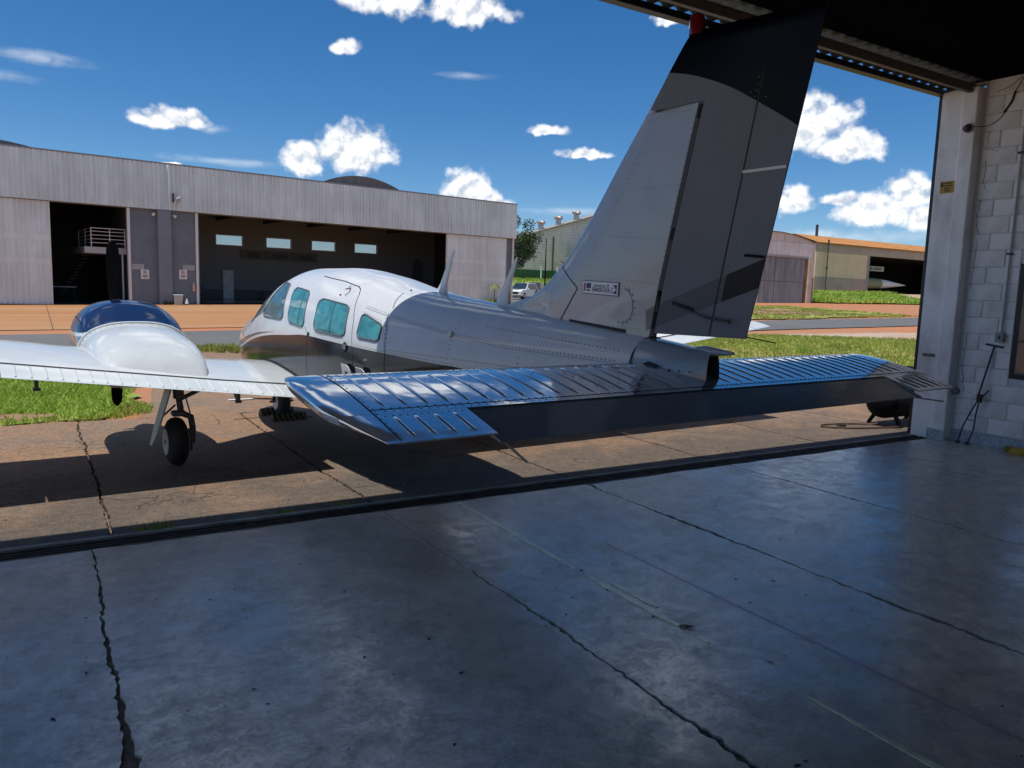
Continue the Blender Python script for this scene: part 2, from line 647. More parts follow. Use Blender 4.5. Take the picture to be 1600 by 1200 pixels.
# joints in the far apron
for xj in (-7, .35, 16):
    g = MB()
    g.box((xj, 28.5, -.06), (xj + .03, 51.8, -.045 + .0145 * max(xj, 0)))
    o = g.obj('apron_joint', mat('joint dirt', (.09, .06, .04), .95))
    o['kind'] = 'structure'
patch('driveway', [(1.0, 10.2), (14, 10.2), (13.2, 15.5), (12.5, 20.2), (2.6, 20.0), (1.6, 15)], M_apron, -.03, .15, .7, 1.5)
patch('left_lawn', [(-30, 10.35), (-3, 10.3), (-.2, 10.25), (.55, 10.5), (.95, 11.2), (1.25, 13), (1.15, 15), (.6, 16.6), (-30, 16.9)], M_grassbase, -.015, .14, .35, 1.2)
patch('verge', [(-40, 16.8), (.8, 16.6), (2.2, 17), (5.5, 17.6), (6.5, 19.0), (6.0, 20.3), (-40, 20.1)], M_soil, -.035, .15, .6, 2)
patch('right_lawn', [(12.9, 10.9), (18, 10.35), (44, 10.2), (44, 13.2), (26, 15.6), (22.5, 19.2), (13.4, 20.6), (12.4, 17.4), (13.5, 14)], M_drygrass, -.012, .2, .5, 1.5)
patch('pale_paving', [(23, 18.2), (27, 15.4), (46, 12.9), (46, 16.6), (34, 17.6), (24.5, 19.4)], M_sand, -.03, .3, .8, 2)
patch('roadside_lawn', [(29, 28.4), (40, 29.4), (53, 31.6), (58, 40), (63, 50), (46, 50), (34, 40)], M_drygrass, -.01, .5, 1.0, 2.5)
patch('bare_patch', [(40, 34), (47, 34), (53, 41), (50, 44), (43, 40)], M_soil, .012, .6, .9, 2.5)
patch('bank_lawn', [(86.3, 62.3), (97, 58), (118, 56), (140, 58), (150, 66), (134, 70.5), (121, 70.5), (112, 77.2), (88, 77.2), (85.9, 70)], M_grassbase, .05, .5, 1.2, 3)
patch('hangar_paving', [(121, 71), (150, 67), (150, 77.8), (118.2, 77.8)], M_sand, .04, .3, 1.5, 4)
patch('car_park', [(34, 58), (60, 60), (62, 84), (44, 84), (36, 74)], M_road, -.01, .3, 1.5, 3)
patch('parking_lawn', [(40, 85), (75, 85), (75, 94.6), (52, 94.8), (40, 94)], M_grassbase, .03, .4, 1.5, 3)
for (c, r) in (((-1.0, 10.75), .95), ((-4.5, 11), .8)):
    patch('bare_patch', [(c[0] + r * 1.25 * math.cos(t), c[1] + r * .33 * math.sin(t)) for t in np.linspace(0, 2 * math.pi, 14)[:-1]], M_soil, -.008, .06, .2, .6)

# grass blades: real geometry, one mass per lawn
M_blade = mat('grass blade', (.32, .46, .055), .5, var=.3, vscale=.9, dirt=(.44, .46, .12), dscale=.9, damt=.9)
M_blade2 = mat('dry grass blade', (.32, .37, .06), .6, var=.3, vscale=.7, dirt=(.46, .40, .13), dscale=.35, damt=.9)


def blades(name, inside, box, count, h, w, m, dz=-.02, lean=.5, clump=1):
    V, Fc = [], []
    x0, x1, y0, y1 = box
    made = 0
    tries = 0
    while made < count and tries < count * 6:
        tries += 1
        x, y = x0 + (x1 - x0) * rng.random(), y0 + (y1 - y0) * rng.random()
        if not inside(x, y):
            continue
        z = terrain(x, y) + dz
        for _ in range(clump):
            a = rng.random() * 6.283
            hh = h * (.5 + rng.random())
            px, py = x + rng.normal() * w * 2, y + rng.normal() * w * 2
            la = rng.random() * 6.283
            ll = hh * lean * rng.random()
            k = len(V)
            cx, cy = math.cos(a) * w, math.sin(a) * w
            V.append((px - cx, py - cy, z))
            V.append((px + cx, py + cy, z))
            V.append((px + math.cos(la) * ll * .4 + cx * .6, py + math.sin(la) * ll * .4 + cy * .6, z + hh * .6))
            V.append((px + math.cos(la) * ll, py + math.sin(la) * ll, z + hh))
            Fc.append((k, k + 1, k + 2))
            Fc.append((k, k + 2, k + 3))
            made += 1
    mb = MB()
    mb.v, mb.f = V, Fc
    o = mb.obj(name, m, recalc=False)
    o['kind'] = 'stuff'
    return o


def nz(x, y, s=1.0):
    return .5 + .25 * math.sin(x * 2.1 * s + 1.3 * math.sin(y * 1.7 * s)) + .25 * math.sin(y * 2.6 * s + 1.1 * math.sin(x * 1.3 * s + 2))


blades('grass', lambda x, y: (x < 1.12 + .12 * math.sin(y * 3) - max(0, y - 14.5) * .2) and y > 10.22 + .05 * math.sin(x * 5) + .55 * max(0, x - .3) ** 2 and not (((x + 1.0) / 1.15)**2 + ((y - 10.75) / .30)**2 < 1 and rng.random() < .93), (-7, 1.25, 10.2, 16.8), 95000, .055, .0055, M_blade, lean=1.0, clump=4)
blades('grass', lambda x, y: x > 13 + .4 * math.sin(y * 2) and y > 10.4 + .2 * math.sin(x) and (y < 19.2 - (max(0, x - 22.5)) * .9 or (x > 26 and y < 15.3 - (x - 26) * .13)), (12.8, 40, 10.3, 20), 60000, .075, .013, M_blade2, clump=4)
blades('grass', lambda x, y: nz(x, y, .8) > .62, (-3, 6, 16.9, 20.0), 5000, .11, .012, M_blade2, clump=8)
blades('grass', lambda x, y: 33 + (y - 40) * .4 < x < 52 + (y - 31) * .55 and nz(x, y, .4) > .3, (29, 63, 28.6, 50), 16000, .09, .035, M_blade2, clump=6)
blades('grass', lambda x, y: not (x > 119 and y > 70), (86.5, 140, 59, 77), 26000, .42, .05, M_blade, lean=1.2, clump=5, dz=.05)
blades('grass', lambda x, y: True, (44, 74, 85.5, 94.5), 6000, .35, .05, M_blade, clump=8, dz=.03)
# tufts along the door track and on the lawn
for (x, y, c, h) in ((.62, 5.55, 90, .06), (1.5, 5.55, 60, .03), (1.95, 5.55, 50, .035), (17.6, 13.4, 120, .3), (16.1, 15.2, 60, .22)):
    z = terrain(x, y)
    V = MB()
    for _ in range(c):
        a, r = rng.random() * 6.283, rng.random()**.7 * h * (2.2 if h < .1 else .7)
        px, py = x + r * math.cos(a) * 1.2, y + r * math.sin(a) * (.25 if h < .1 else 1)
        b = rng.random() * 6.28
        hh = h * (.4 + rng.random() * .8)
        ww = .0025 + h * .02
        V.add([(px - ww, py, z), (px + ww, py, z), (px + math.cos(b) * hh * .7, py + math.sin(b) * hh * .4, z + hh)], [(0, 1, 2)])
    o = V.obj('grass_tuft', M_blade2 if h < .1 else M_blade, recalc=False)
    tag(o, {0.06: 'thin grass tuft beside the door track, left of the other tufts', .03: 'low strip of weeds along the door track', .035: 'small weeds at the track below the wing shadow', .3: 'dark green tuft standing on the right lawn', .22: 'smaller weed tuft on the right lawn'}[h], 'weed')

# ------------------------------------------------------------------ the hangar we stand in
M_floor = bpy.data.materials.new('polished floor')
M_floor.use_nodes = True
t = NT(M_floor.node_tree)
b = t.n['Principled BSDF']
co = t.node('ShaderNodeTexCoord').outputs['Object']
c1 = t.sstep(t.noise(co, .9, 6, .6, .8), .35, .7)
c2 = t.sstep(t.noise(co, 5.5, 10, .74, .3), .42, .72)
c3 = t.sstep(t.noise(co, 23, 8, .75), .55, .78)
c = t.mix(c1, (.62, .535, .45), (.74, .65, .55))
c = t.mix(t.math('MULTIPLY', c2, .6), c, (.42, .36, .30))
c = t.mix(t.math('MULTIPLY', c3, .5), c, (.19, .165, .14))
sp = t.sstep(t.noise(co, 55, 2, .5), .72, .78)
c = t.mix(t.math('MULTIPLY', sp, .5), c, (.04, .035, .03))
pm1 = t.sstep(t.noise(co, 3.4, 10, .74, .3), .37, .63)
pm2 = t.sstep(t.noise(co, 12, 10, .78, .2), .38, .64)
pm3 = t.sstep(t.noise(co, 9, 9, .78, .5), .57, .72)
pm4 = t.sstep(t.noise(co, 48, 6, .75), .36, .64)
wear = t.math('ADD', t.math('ADD', t.math('MULTIPLY', pm1, .38), t.math('MULTIPLY', pm2, .38)), t.math('MULTIPLY', pm4, .24), clamp=True)
c = t.mix(t.math('MULTIPLY', t.math('SUBTRACT', 1.0, wear), .85), c, (.22, .19, .16))
c = t.mix(t.math('MULTIPLY', pm3, .45), c, (.10, .09, .08))
spk = t.math('MULTIPLY', t.sstep(t.noise(co, 38, 3, .6), .66, .72), .7)
c = t.mix(spk, c, (.06, .05, .045))
t.l.new(c, b.inputs['Base Color'])
t.l.new(t.math('MULTIPLY_ADD', wear, .75, .12), b.inputs['Specular IOR Level'])
b.inputs['IOR'].default_value = 2.0
r = t.math('ADD', t.math('MULTIPLY', c2, .10), t.sstep(t.noise(co, 2.0, 6, .65, .4), .3, .75, .14, .27))
r = t.math('ADD', r, t.math('MULTIPLY', c3, .10))
r = t.math('ADD', r, t.math('MULTIPLY', t.math('SUBTRACT', 1.0, wear), .12))
t.l.new(r, b.inputs['Roughness'])
bn = t.node('ShaderNodeBump')
bn.inputs['Strength'].default_value = .012
bn.inputs['Distance'].default_value = .01
t.l.new(t.math('ADD', t.math('MULTIPLY', t.noise(co, 9, 6, .65), .7), t.math('MULTIPLY', t.noise(co, 60, 3), .12)), bn.inputs['Height'])
t.l.new(bn.outputs[0], b.inputs['Normal'])

M_jdirt = mat('crack dirt', (.17, .13, .095), .95, bump=.8, bscale=60, var=.4, vscale=30)
g = MB()
g.box((-5.6, -9.6, -.2), (9.7, 5.335, -.012))
floor = g.obj('floor', M_jdirt)
floor['kind'] = 'structure'
JX = [-5.5, -3.6, -1.69, .2237, 2.1619, 4.0921, 5.9116, 7.85, 9.7]


def wob(seed, n_, rough):
    r_ = np.random.default_rng(seed)
    a = np.cumsum(r_.normal(size=n_)) * rough
    a = a - np.linspace(a[0], a[-1], n_)
    return a + r_.normal(size=n_) * rough * .9


def slab(name, xa, xb, y0, y1, m, parent, sa, sb, ga, gb, zt=0.0, thick=.03, step=.032, front=0.0, rough=.0032):
    ny = int((y1 - y0) / step)
    yy = np.linspace(y0, y1, ny + 1)
    wa, wb = wob(sa, ny + 1, rough), wob(sb, ny + 1, rough)
    ra, rb = np.random.default_rng(sa + 900), np.random.default_rng(sb + 901)
    chipa = np.maximum(0, pchip(np.linspace(y0, y1, 40), ra.normal(size=40), yy)) * .5
    chipb = np.maximum(0, pchip(np.linspace(y0, y1, 40), rb.normal(size=40), yy)) * .5
    L, Rr, Lb, Rb = [], [], [], []
    for i, y in enumerate(yy):
        xl = xa + wa[i] + ga(y) * (.35 + chipa[i] + .6 * abs(ra.normal()))
        xr = xb + wb[i] - gb(y) * (.35 + chipb[i] + .6 * abs(rb.normal()))
        L.append((xl, y, zt))
        Rr.append((xr, y, zt))
        Lb.append((xl, y, zt - thick))
        Rb.append((xr, y, zt - thick))
    mb = MB()
    mb.grid([Lb, L])
    mb.grid([Rr, Rb])
    k = 9
    rows = []
    ff = np.random.default_rng(sa + 77).normal(size=k) * front
    for i in range(ny + 1):
        row = []
        for j in range(k):
            f_ = j / (k - 1)
            p_ = [L[i][q] * (1 - f_) + Rr[i][q] * f_ for q in range(3)]
            if i == ny:
                p_[1] += ff[j]
            row.append(tuple(p_))
        rows.append(row)
    mb.grid(rows)
    mb.grid([rows[-1], [(q[0], q[1] + .004, q[2] - thick) for q in rows[-1]]])
    return mb.obj(name, m, parent)


for i in range(len(JX) - 1):
    def gap(k):
        if k == 3:
            return lambda y: .006 + .012 * sstepf(5.2 - y, 0, 2.5) * (.55 + .45 * math.sin(y * 5.1 + 1.3 * math.sin(y * 11)))
        if k == 4:
            return lambda y: .004 + .012 * sstepf(5.0 - y, 0.3, 3.4) * (.7 + .3 * math.sin(y * 4.3))
        if k == 5:
            return lambda y: .013 + .006 * math.sin(y * 3.7)
        if k == 6:
            return lambda y: .010
        return lambda y: .006
    slab('concrete_slab', JX[i], JX[i + 1], -9.5, 5.265, M_floor, floor, 10 + i, 11 + i, gap(i), gap(i + 1), front=.012)

M_steel = mat('track steel', (.075, .062, .055), .6, metal=.4, var=.4, vscale=12, dirt=(.16, .085, .045), dscale=6)
g = MB()
g.box((-8.3, 5.337, -.2), (9.9, 5.490, -.024))
track = g.obj('door_track', mat('track grime', (.05, .038, .028), .95, var=.4, vscale=9, dirt=(.15, .08, .045), dscale=4))
track['kind'] = 'structure'
for y in (5.345, 5.395, 5.455):
    g = MB()
    g.box((-8.3, y, -.03), (9.88, y + .014, -.004), .003)
    g.obj('track_rail', M_steel, track)

g = MB()
g.box((-8.3, 5.492, -.3), (13.2, 10.22, -.045))
apron = g.obj('apron', M_jdirt)
apron['kind'] = 'structure'
g = MB()
g.box((-8.3, 5.494, -.1), (9.9, 5.543, .001), .004)
g.obj('track_kerb', mat('kerb concrete', (.27, .235, .20), .9, var=.35, vscale=5, bump=.5), apron)
AX = [-8.3, -5.4, -3.5, -1.55, .355, 2.17, 4.1, 5.95, 7.9, 9.8, 13.2]
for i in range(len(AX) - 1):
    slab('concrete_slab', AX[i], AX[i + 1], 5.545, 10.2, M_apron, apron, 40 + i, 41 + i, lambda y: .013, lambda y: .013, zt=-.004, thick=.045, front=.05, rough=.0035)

# building shell
M_black = mat('black roof lining', (.004, .004, .0045), 1.0, ior=1.05)
M_galv = mat('galvanised sheet', (.10, .105, .115), .55, metal=.3, var=.3, vscale=4)
M_purl = mat('painted steel purlin', (.13, .11, .09), .6, var=.2)
M_dark = mat('black painted steel', (.012, .012, .014), .45)
M_white = mat('white wall paint', (.86, .865, .87), .7, var=.06, vscale=5, bump=.35, bscale=70, dirt=(.42, .39, .36), dscale=1.6, damt=.75, stretch=(1, 1, .45))
M_mortar = mat('painted mortar', (.64, .66, .69), .85, var=.15, vscale=20, bump=.5, bscale=50)
hg = empty('hangar', (0, 0, 0), 0, 'white block hangar with black roof lining and open doorway the camera looks out of', 'hangar')
g = MB()
g.box((-3.1, -9.4, 4.33), (9.9, 5.10, 4.36))
g.obj('roof_lining', M_black, hg)
g = MB()
rows = []
for y in (5.63, 5.3, 4.7):
    row = []
    x = -3.1
    while x < 9.9:
        for dxx, zz in ((0, .0), (.035, .036), (.10, .036), (.135, .0)):
            row.append((x + dxx, y, 4.325 + (5.63 - y) * .055 + zz))
        x += .19
    rows.append(row)
g.grid(rows)
g.obj('roof_sheet', M_galv, hg)
g = MB()
g.box((-3.1, -9.5, 4.55), (10.0, 4.75, 4.6))
g.obj('roof_deck', M_black, hg)
for y in (5.215,):
    g = MB()
    g.box((-3.1, y - .028, 4.195), (9.86, y + .028, 4.27), .004)
    g.box((-3.1, y - .05, 4.27), (9.86, y + .05, 4.28))
    g.obj('purlin', M_purl, hg)
g = MB()
g.box((-3.1, 5.555, 4.24), (9.86, 5.66, 4.305), .006)
g.obj('header_beam', M_dark, hg)
g = MB()
g.box((9.665, 5.57, -.02), (9.86, 5.66, 4.24), .006)
g.obj('door_jamb', M_dark, hg)
for z in (.98, 1.62):
    g = MB()
    g.tube([(9.64, 5.60, z - .05), (9.635, 5.60, z + .05)], .025, 10)
    g.obj('door_roller', M_dark, hg)
# pillar beside the doorway
g = MB()
g.box((9.55, 5.12, -.02), (9.86, 5.30, 4.262), .012)
g.box((9.575, 5.302, -.02), (9.86, 5.565, 4.262), .006)
pl = g.obj('pillar', M_white, hg)
g = MB()
g.box((9.565, 5.345, 1.02), (9.58, 5.50, 1.06))
g.obj('hinge_plate', mat('rusty plate', (.17, .15, .13), .7, var=.4, vscale=20), pl)
g = MB()
g.lathe((9.66, 5.115, .62), (0, -1, 0), [(0, .045), (.03, .05), (.06, .035)], 14)
g.obj('door_stop', mat('grey plastic', (.20, .21, .22), .6), pl)
g = MB()
g.box((9.72, -9.4, -.1), (9.95, 5.12, .14))
wall = g.obj('wall', M_mortar, hg)
WY0, WY1, WZ0, WZ1 = 3.55, 4.52, .84, 2.18
g = MB()
g.box((9.703, WY1, .14), (9.95, 5.12, 4.33))
g.box((9.703, WY0, .14), (9.95, WY1, WZ0))
g.box((9.703, WY0, WZ1), (9.95, WY1, 4.33))
g.box((9.703, -9.4, .14), (9.95, WY0, 4.33))
g.obj('mortar_bed', M_mortar, wall)


def block_mesh(L, nm):
    q = MB()
    q.box((-.028, -L / 2 + .005, -.095), (.0, L / 2 - .005, .095), .009)
    me = q.mesh(nm)
    me.materials.append(M_white)
    return me


bm_full, bm_half = block_mesh(.4, 'block'), block_mesh(.2, 'half_block')
far_blocks = MB()
for c in range(21):
    z = .14 + .1 + c * .2
    y = 5.09
    first = True
    while y > -9.2:
        L = .2 if (first and c % 2) else .4
        ya, yb = y, y - L
        y -= L
        first = False
        if z + .1 > WZ0 - .01 and z - .1 < WZ1 + .01 and yb < WY1 and ya > WY0:
            if ya > WY1 + .05:                         # cut piece at the window
                L, yb = ya - WY1 - .002, WY1 + .002
                q = MB()
                q.box((9.693, yb, z - .094), (9.72, ya - .006, z + .094), .006)
                q.obj('block', M_white, wall)
            continue
        if yb > 1.9:
            o = link('block', bm_half if L < .3 else bm_full, wall)
            o.location = (9.72 + rng.normal() * .0012, (ya + yb) / 2, z + rng.normal() * .0012)
            o.rotation_euler = (rng.normal() * .004, 0, rng.normal() * .004)
        else:
            far_blocks.box((9.692, yb + .006, z - .094), (9.72, ya - .006, z + .094))
o = far_blocks.obj('block_courses', M_white, wall)
o['kind'] = 'stuff'
# mosaic skirting
m = bpy.data.materials.new('blue mosaic')
m.use_nodes = True
t = NT(m.node_tree)
b = t.n['Principled BSDF']
co = t.node('ShaderNodeTexCoord').outputs['Object']
x_, y_, z_ = t.sep(co)
br = t.node('ShaderNodeTexBrick')
t.l.new(t.comb(t.math('ADD', x_, y_), z_, 0.0), br.inputs[0])
br.offset = 0.0
br.inputs['Scale'].default_value = 1
br.inputs['Brick Width'].default_value = .027
br.inputs['Row Height'].default_value = .027
br.inputs['Mortar Size'].default_value = .003
br.inputs['Color1'].default_value = (.16, .26, .40, 1)
br.inputs['Color2'].default_value = (.42, .50, .58, 1)
br.inputs['Mortar'].default_value = (.5, .52, .54, 1)
t.l.new(br.outputs[0], b.inputs['Base Color'])
b.inputs['Roughness'].default_value = .25
g = MB()
g.box((9.690, -9.4, -.02), (9.719, 5.12, .135))
g.obj('tile_skirting', m, wall)
g = MB()
g.box((9.543, 5.118, -.02), (9.55, 5.34, .125))
g.obj('tile_skirting', m, pl)
# window in the block wall
g = MB()
for (a, b_) in (((WY0, WZ0), (WY1, WZ0 + .05)), ((WY0, WZ1 - .05), (WY1, WZ1)), ((WY0, WZ0 + .05), (WY0 + .06, WZ1 - .05)), ((WY1 - .06, WZ0 + .05), (WY1, WZ1 - .05))):
    g.box((9.70, a[0], a[1]), (9.95, b_[0], b_[1]))
wf = g.obj('window_frame', M_dark, hg)
for z in (1.27, 1.72):
    g = MB()
    g.box((9.86, WY0 + .06, z), (9.88, WY1 - .06, z + .018))
    g.obj('window_bar', M_dark, wf)
g = MB()
g.box((9.86, 4.18, WZ0 + .05), (9.88, 4.2, 1.27))
g.obj('window_bar', M_dark, wf)
# cracks in the paint
def crack(pts, w=.003):
    q = []
    for i in range(len(pts) - 1):
        a, b_ = np.array(pts[i]), np.array(pts[i + 1])
        ns = max(2, int(np.linalg.norm(b_ - a) / .03))
        for j in range(ns):
            v = a + (b_ - a) * j / ns
            q.append((9.6905, v[0] + rng.normal() * .006, v[1] + rng.normal() * .006))
    mb_ = MB()
    rows_ = [[(x, y + w * (.4 + rng.random()), z) for (x, y, z) in q], [(x, y - w * (.4 + rng.random()), z) for (x, y, z) in q]]
    mb_.grid(rows_)
    mb_.obj('paint_crack', mat('crack shadow', (.03, .03, .03), .9), wall)


crack([(5.02, 3.75), (5.04, 3.55), (4.92, 3.5), (4.85, 3.52)])
crack([(5.03, 3.42), (5.03, 3.12), (4.98, 3.05), (4.9, 3.02)])
crack([(5.05, 2.95), (5.07, 2.6), (4.98, 2.5)], .004)
crack([(5.03, 2.45), (5.06, 1.9), (5.0, 1.85)])
crack([(5.03, 1.35), (5.06, .92), (5.0, .6)])
crack([(4.98, .62), (4.86, .60)], .005)
# rest of the shell, unseen; left side kept open to light the interior
for y in (5.45, .6, -4.3, -9.2):
    g = MB()
    g.box((-3.3, y - .12, -.1), (-3.1, y + .12, 4.33))
    g.obj('side_post', M_white, hg)
g = MB()
g.box((-3.1, -9.6, -.1), (9.95, -9.4, 4.33))
g.obj('back_wall', mat('back wall grey', (.30, .31, .33), .9), hg)

# ------------------------------------------------------------------ tape and paint on the floor
M_tape = mat('worn yellow tape', (.85, .78, .50), .26, ior=1.7, var=.2, vscale=14, dirt=(.4, .37, .28), dscale=9, damt=.5)
M_pink = mat('worn pink line', (.45, .22, .27), .25, ior=1.7, dirt=(.15, .15, .15), dscale=6, damt=1.0)


def strip(name, x, y0, y1, w, m, z=.0035, ragged=.2, slope=0.0):
    ny = max(3, int(abs(y1 - y0) / .03))
    L, R2 = [], []
    for i in range(ny + 1):
        y = y0 + (y1 - y0) * i / ny
        k = w / 2 * (1 - ragged * rng.random()) * min(1, .35 + 4 * min(i, ny - i) / ny)
        xx = x + slope * (y - y0)
        L.append((xx - k, y, z))
        R2.append((xx + w / 2 * (1 - ragged * rng.random()) * min(1, .35 + 4 * min(i, ny - i) / ny), y, z))
    q = MB()
    q.grid([L, R2])
    q.grid([[(a[0], a[1], .0006) for a in L], [(a[0], a[1], z) for a in L]])
    q.grid([[(a[0], a[1], z) for a in R2], [(a[0], a[1], .0006) for a in R2]])
    o_ = q.obj(name, m)
    return o_


tag(strip('floor_tape', 2.79, 5.22, 3.62, .045, M_tape, slope=.02), 'long thin yellow tape strip running in from the door track', 'tape')
tag(strip('floor_tape', 2.755, 3.5, 2.72, .055, M_tape), 'torn pale yellow tape strip in the middle of the floor', 'tape')
tag(strip('floor_tape', 2.82, 3.36, 2.95, .05, M_tape, z=.0046), 'short second layer of tape lying beside the torn strip', 'tape')
tag(strip('floor_tape', 2.755, 2.585, 2.505, .045, M_tape), 'small loose scrap of yellow tape past the torn strip', 'tape')
tag(strip('floor_tape', 2.755, 1.93, -3.0, .05, M_tape, slope=-.003), 'dark yellow tape strip running to the bottom edge of the picture', 'tape')
tag(strip('painted_line', 3.235, 3.92, .9, .028, M_pink, z=.002, ragged=.6), 'faded pink line crossing the floor beside the yellow tape', 'line')
g = MB()
for (dx_, dy_, a_) in ((0, 0, .3), (.015, -.02, .6)):
    g.add([(2.76 + dx_, 2.725 + dy_, .005), (2.79 + dx_, 2.70 + dy_, .010), (2.785 + dx_, 2.67 + dy_, .014), (2.745 + dx_, 2.70 + dy_, .005)], [(0, 1, 2, 3)])
tag(g.obj('dry_leaf', mat('dry leaf', (.13, .085, .025), .8)), 'brown curled leaf at the end of the torn tape', 'leaf')
deb = MB()
for _ in range(240):
    x, y = rng.uniform(-1, 9), rng.uniform(1.2, 5.2)
    s = .003 + .006 * rng.random()**3
    a = rng.random() * 6.28
    L = s * (1 + 2 * rng.random())
    c_, s_ = math.cos(a), math.sin(a)
    deb.add([(x - L * c_, y - L * s_, .001), (x - s * s_, y + s * c_, .003), (x + L * c_, y + L * s_, .001), (x + s * .6 * s_, y - s * .6 * c_, .004)], [(0, 1, 2, 3)])
o = deb.obj('debris', mat('floor debris', (.03, .025, .02), .9))
o['kind'] = 'stuff'
deb = MB()
for _ in range(260):
    x, y = rng.uniform(-2, 9.5), rng.uniform(5.6, 10.0)
    s = .005 + .012 * rng.random()**4
    deb.box((x, y, -.01), (x + s, y + s * rng.uniform(.6, 1.6), s * .5))
o = deb.obj('gravel', mat('grit', (.28, .23, .19), .9))
o['kind'] = 'stuff'

# ------------------------------------------------------------------ things by the pillar
g = MB()
sg = empty('warning_sign', (9.572, 5.40, 3.115), 0, 'small yellow warning sign on the white pillar beside the black jamb', 'sign')
g.box((-.006, -.085, -.07), (.0, .085, .07), .002)
g.obj('plate', mat('yellow plate', (.45, .28, .02), .5), sg)
g = MB()
for (z, a, b_) in ((.045, -.06, .03), (.014, -.06, .04), (-.018, -.04, .03), (-.045, -.045, .025)):
    g.box((-.0085, a, z - .007), (-.0065, b_, z + .007))
g.box((-.0085, .045, .005), (-.0065, .075, .055))
g.obj('print', mat('sign print', (.07, .035, .008), .6), sg)
sc_ = empty('security_camera', (9.55, 5.19, 3.78), 0, 'small grey dome camera on the white pillar with its cable', 'camera')
g = MB()
g.lathe((0, 0, 0), (-1, -.1, 0), [(0, .055), (.03, .055), (.035, .045)], 16)
g.obj('base', mat('camera grey', (.25, .26, .27), .5), sc_)
g = MB()
g.lathe((-.035, -.004, 0), (-1, .35, -.35), [(-.01, .045), (.02, .046), (.045, .036), (.055, .02)], 16)
g.obj('lens_housing', mat('camera dark', (.04, .042, .05), .25), sc_)


def cable(name, pts, r, label, m, cat='cable'):
    P_ = [np.array(q, float) for q in pts]
    q = []
    tt = np.arange(len(P_))
    ti = np.linspace(0, len(P_) - 1, (len(P_) - 1) * 8 + 1)
    arr = np.array(P_)
    for a in range(len(ti)):
        q.append([float(pchip(tt, arr[:, k], ti[a])) for k in range(3)])
    mb_ = MB()
    mb_.tube(q, r, 6)
    return tag(mb_.obj(name, m, smooth=60), label, cat)


M_cab = mat('black cable', (.015, .015, .016), .6)
cable('cable', [(9.54, 5.13, 3.79), (9.66, 5.05, 3.80), (9.685, 4.92, 3.87), (9.685, 4.84, 3.98)], .004, 'black cable running from the security camera to the wall', M_cab)
cable('cable', [(9.684, 4.88, 3.93), (9.682, 4.80, 4.06), (9.684, 4.78, 4.15)], .012, 'thick taped bundle of black cable on the white wall', M_cab)
cable('cable', [(9.684, 4.78, 4.15), (9.68, 4.70, 4.3)], .004, 'thin dark cable climbing from the taped bundle to the roof', M_cab)
cable('cable', [(9.685, 4.99, 4.18), (9.685, 4.84, 4.22), (9.685, 4.72, 4.31)], .003, 'thin cable sagging just under the roof along the wall', M_cab)
cd_ = empty('conduit', (9.685, 4.64, 1.33), 0, 'vertical grey metal conduit with switch box on the block wall', 'conduit')
g = MB()
g.tube([(-.012, .0, .04), (-.012, -.01, 3.0)], .011, 8)
g.obj('pipe', mat('conduit grey', (.42, .44, .46), .45), cd_, smooth=50)
g = MB()
g.box((-.05, -.045, -.07), (.0, .05, .045), .006)
bx_ = g.obj('switch_box', mat('box grey', (.30, .30, .30), .5), cd_)
g = MB()
g.box((-.056, -.012, -.035), (-.05, .012, .012))
g.obj('switch', mat('switch dark', (.05, .05, .05), .5), bx_)
for z in (.95, 2.1):
    g = MB()
    g.box((-.026, -.03, z), (.0, .03, z + .025))
    g.obj('clamp', M_dark, cd_)

M_tow = mat('dark blue steel', (.012, .022, .055), .45)
tb = empty('tow_bar', (9.6, 4.8, 0), 0, 'dark blue forked tow bar with T handle leaning on the block wall', 'tow bar')
g = MB()
g.tube([(.075, -.10, 1.21), (.03, -.0, .60)], .011, 8)
g.obj('shaft', M_tow, tb, smooth=50)
g = MB()
g.tube([(.075, .0, 1.225), (.075, -.20, 1.20)], .012, 8)
g.obj('handle', M_tow, tb, smooth=50)
g = MB()
g.tube([(.03, -.015, .58), (.015, .075, .36), (.0, .13, .20), (-.02, .165, .0)], .009, 8)
g.obj('fork', M_tow, tb, smooth=50)
g = MB()
g.tube([(.03, -.115, .68), (.03, -.02, .56), (.015, .0, .36), (.0, .0, .18), (-.03, .045, .0)], .009, 8)
g.obj('fork', M_tow, tb, smooth=50)
g = MB()
g.tube([(.012, .095, .30), (.012, .0, .29)], .006, 6)
g.obj('cross_bar', M_tow, tb, smooth=50)
g = MB()
g.box((.01, -.045, .52), (.05, .01, .62), .004)
g.obj('joint_block', M_dark, tb)
for (x, y) in ((-.02, .165), (-.03, .045)):
    g = MB()
    g.box((x - .03, y - .025, .0), (x + .02, y + .02, .022), .004)
    g.obj('foot', M_dark, tb)
yc = empty('wheel_chock', (9.58, 4.22, 0), 0, 'yellow metal wheel chock on the floor against the tiled skirting', 'chock')
M_yel = mat('yellow paint', (.42, .25, .015), .5, var=.25, vscale=20)
g = MB()
g.prism([(-.14, .09, 0), (.03, .14, 0), (.03, .14, .012), (-.09, .06, .085), (-.14, .09, .03)], (.0, -.34, 0))
g.obj('wedge', M_yel, yc)
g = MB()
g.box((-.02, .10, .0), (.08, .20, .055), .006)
g.obj('bracket', mat('shaded yellow', (.26, .15, .02), .6), yc)

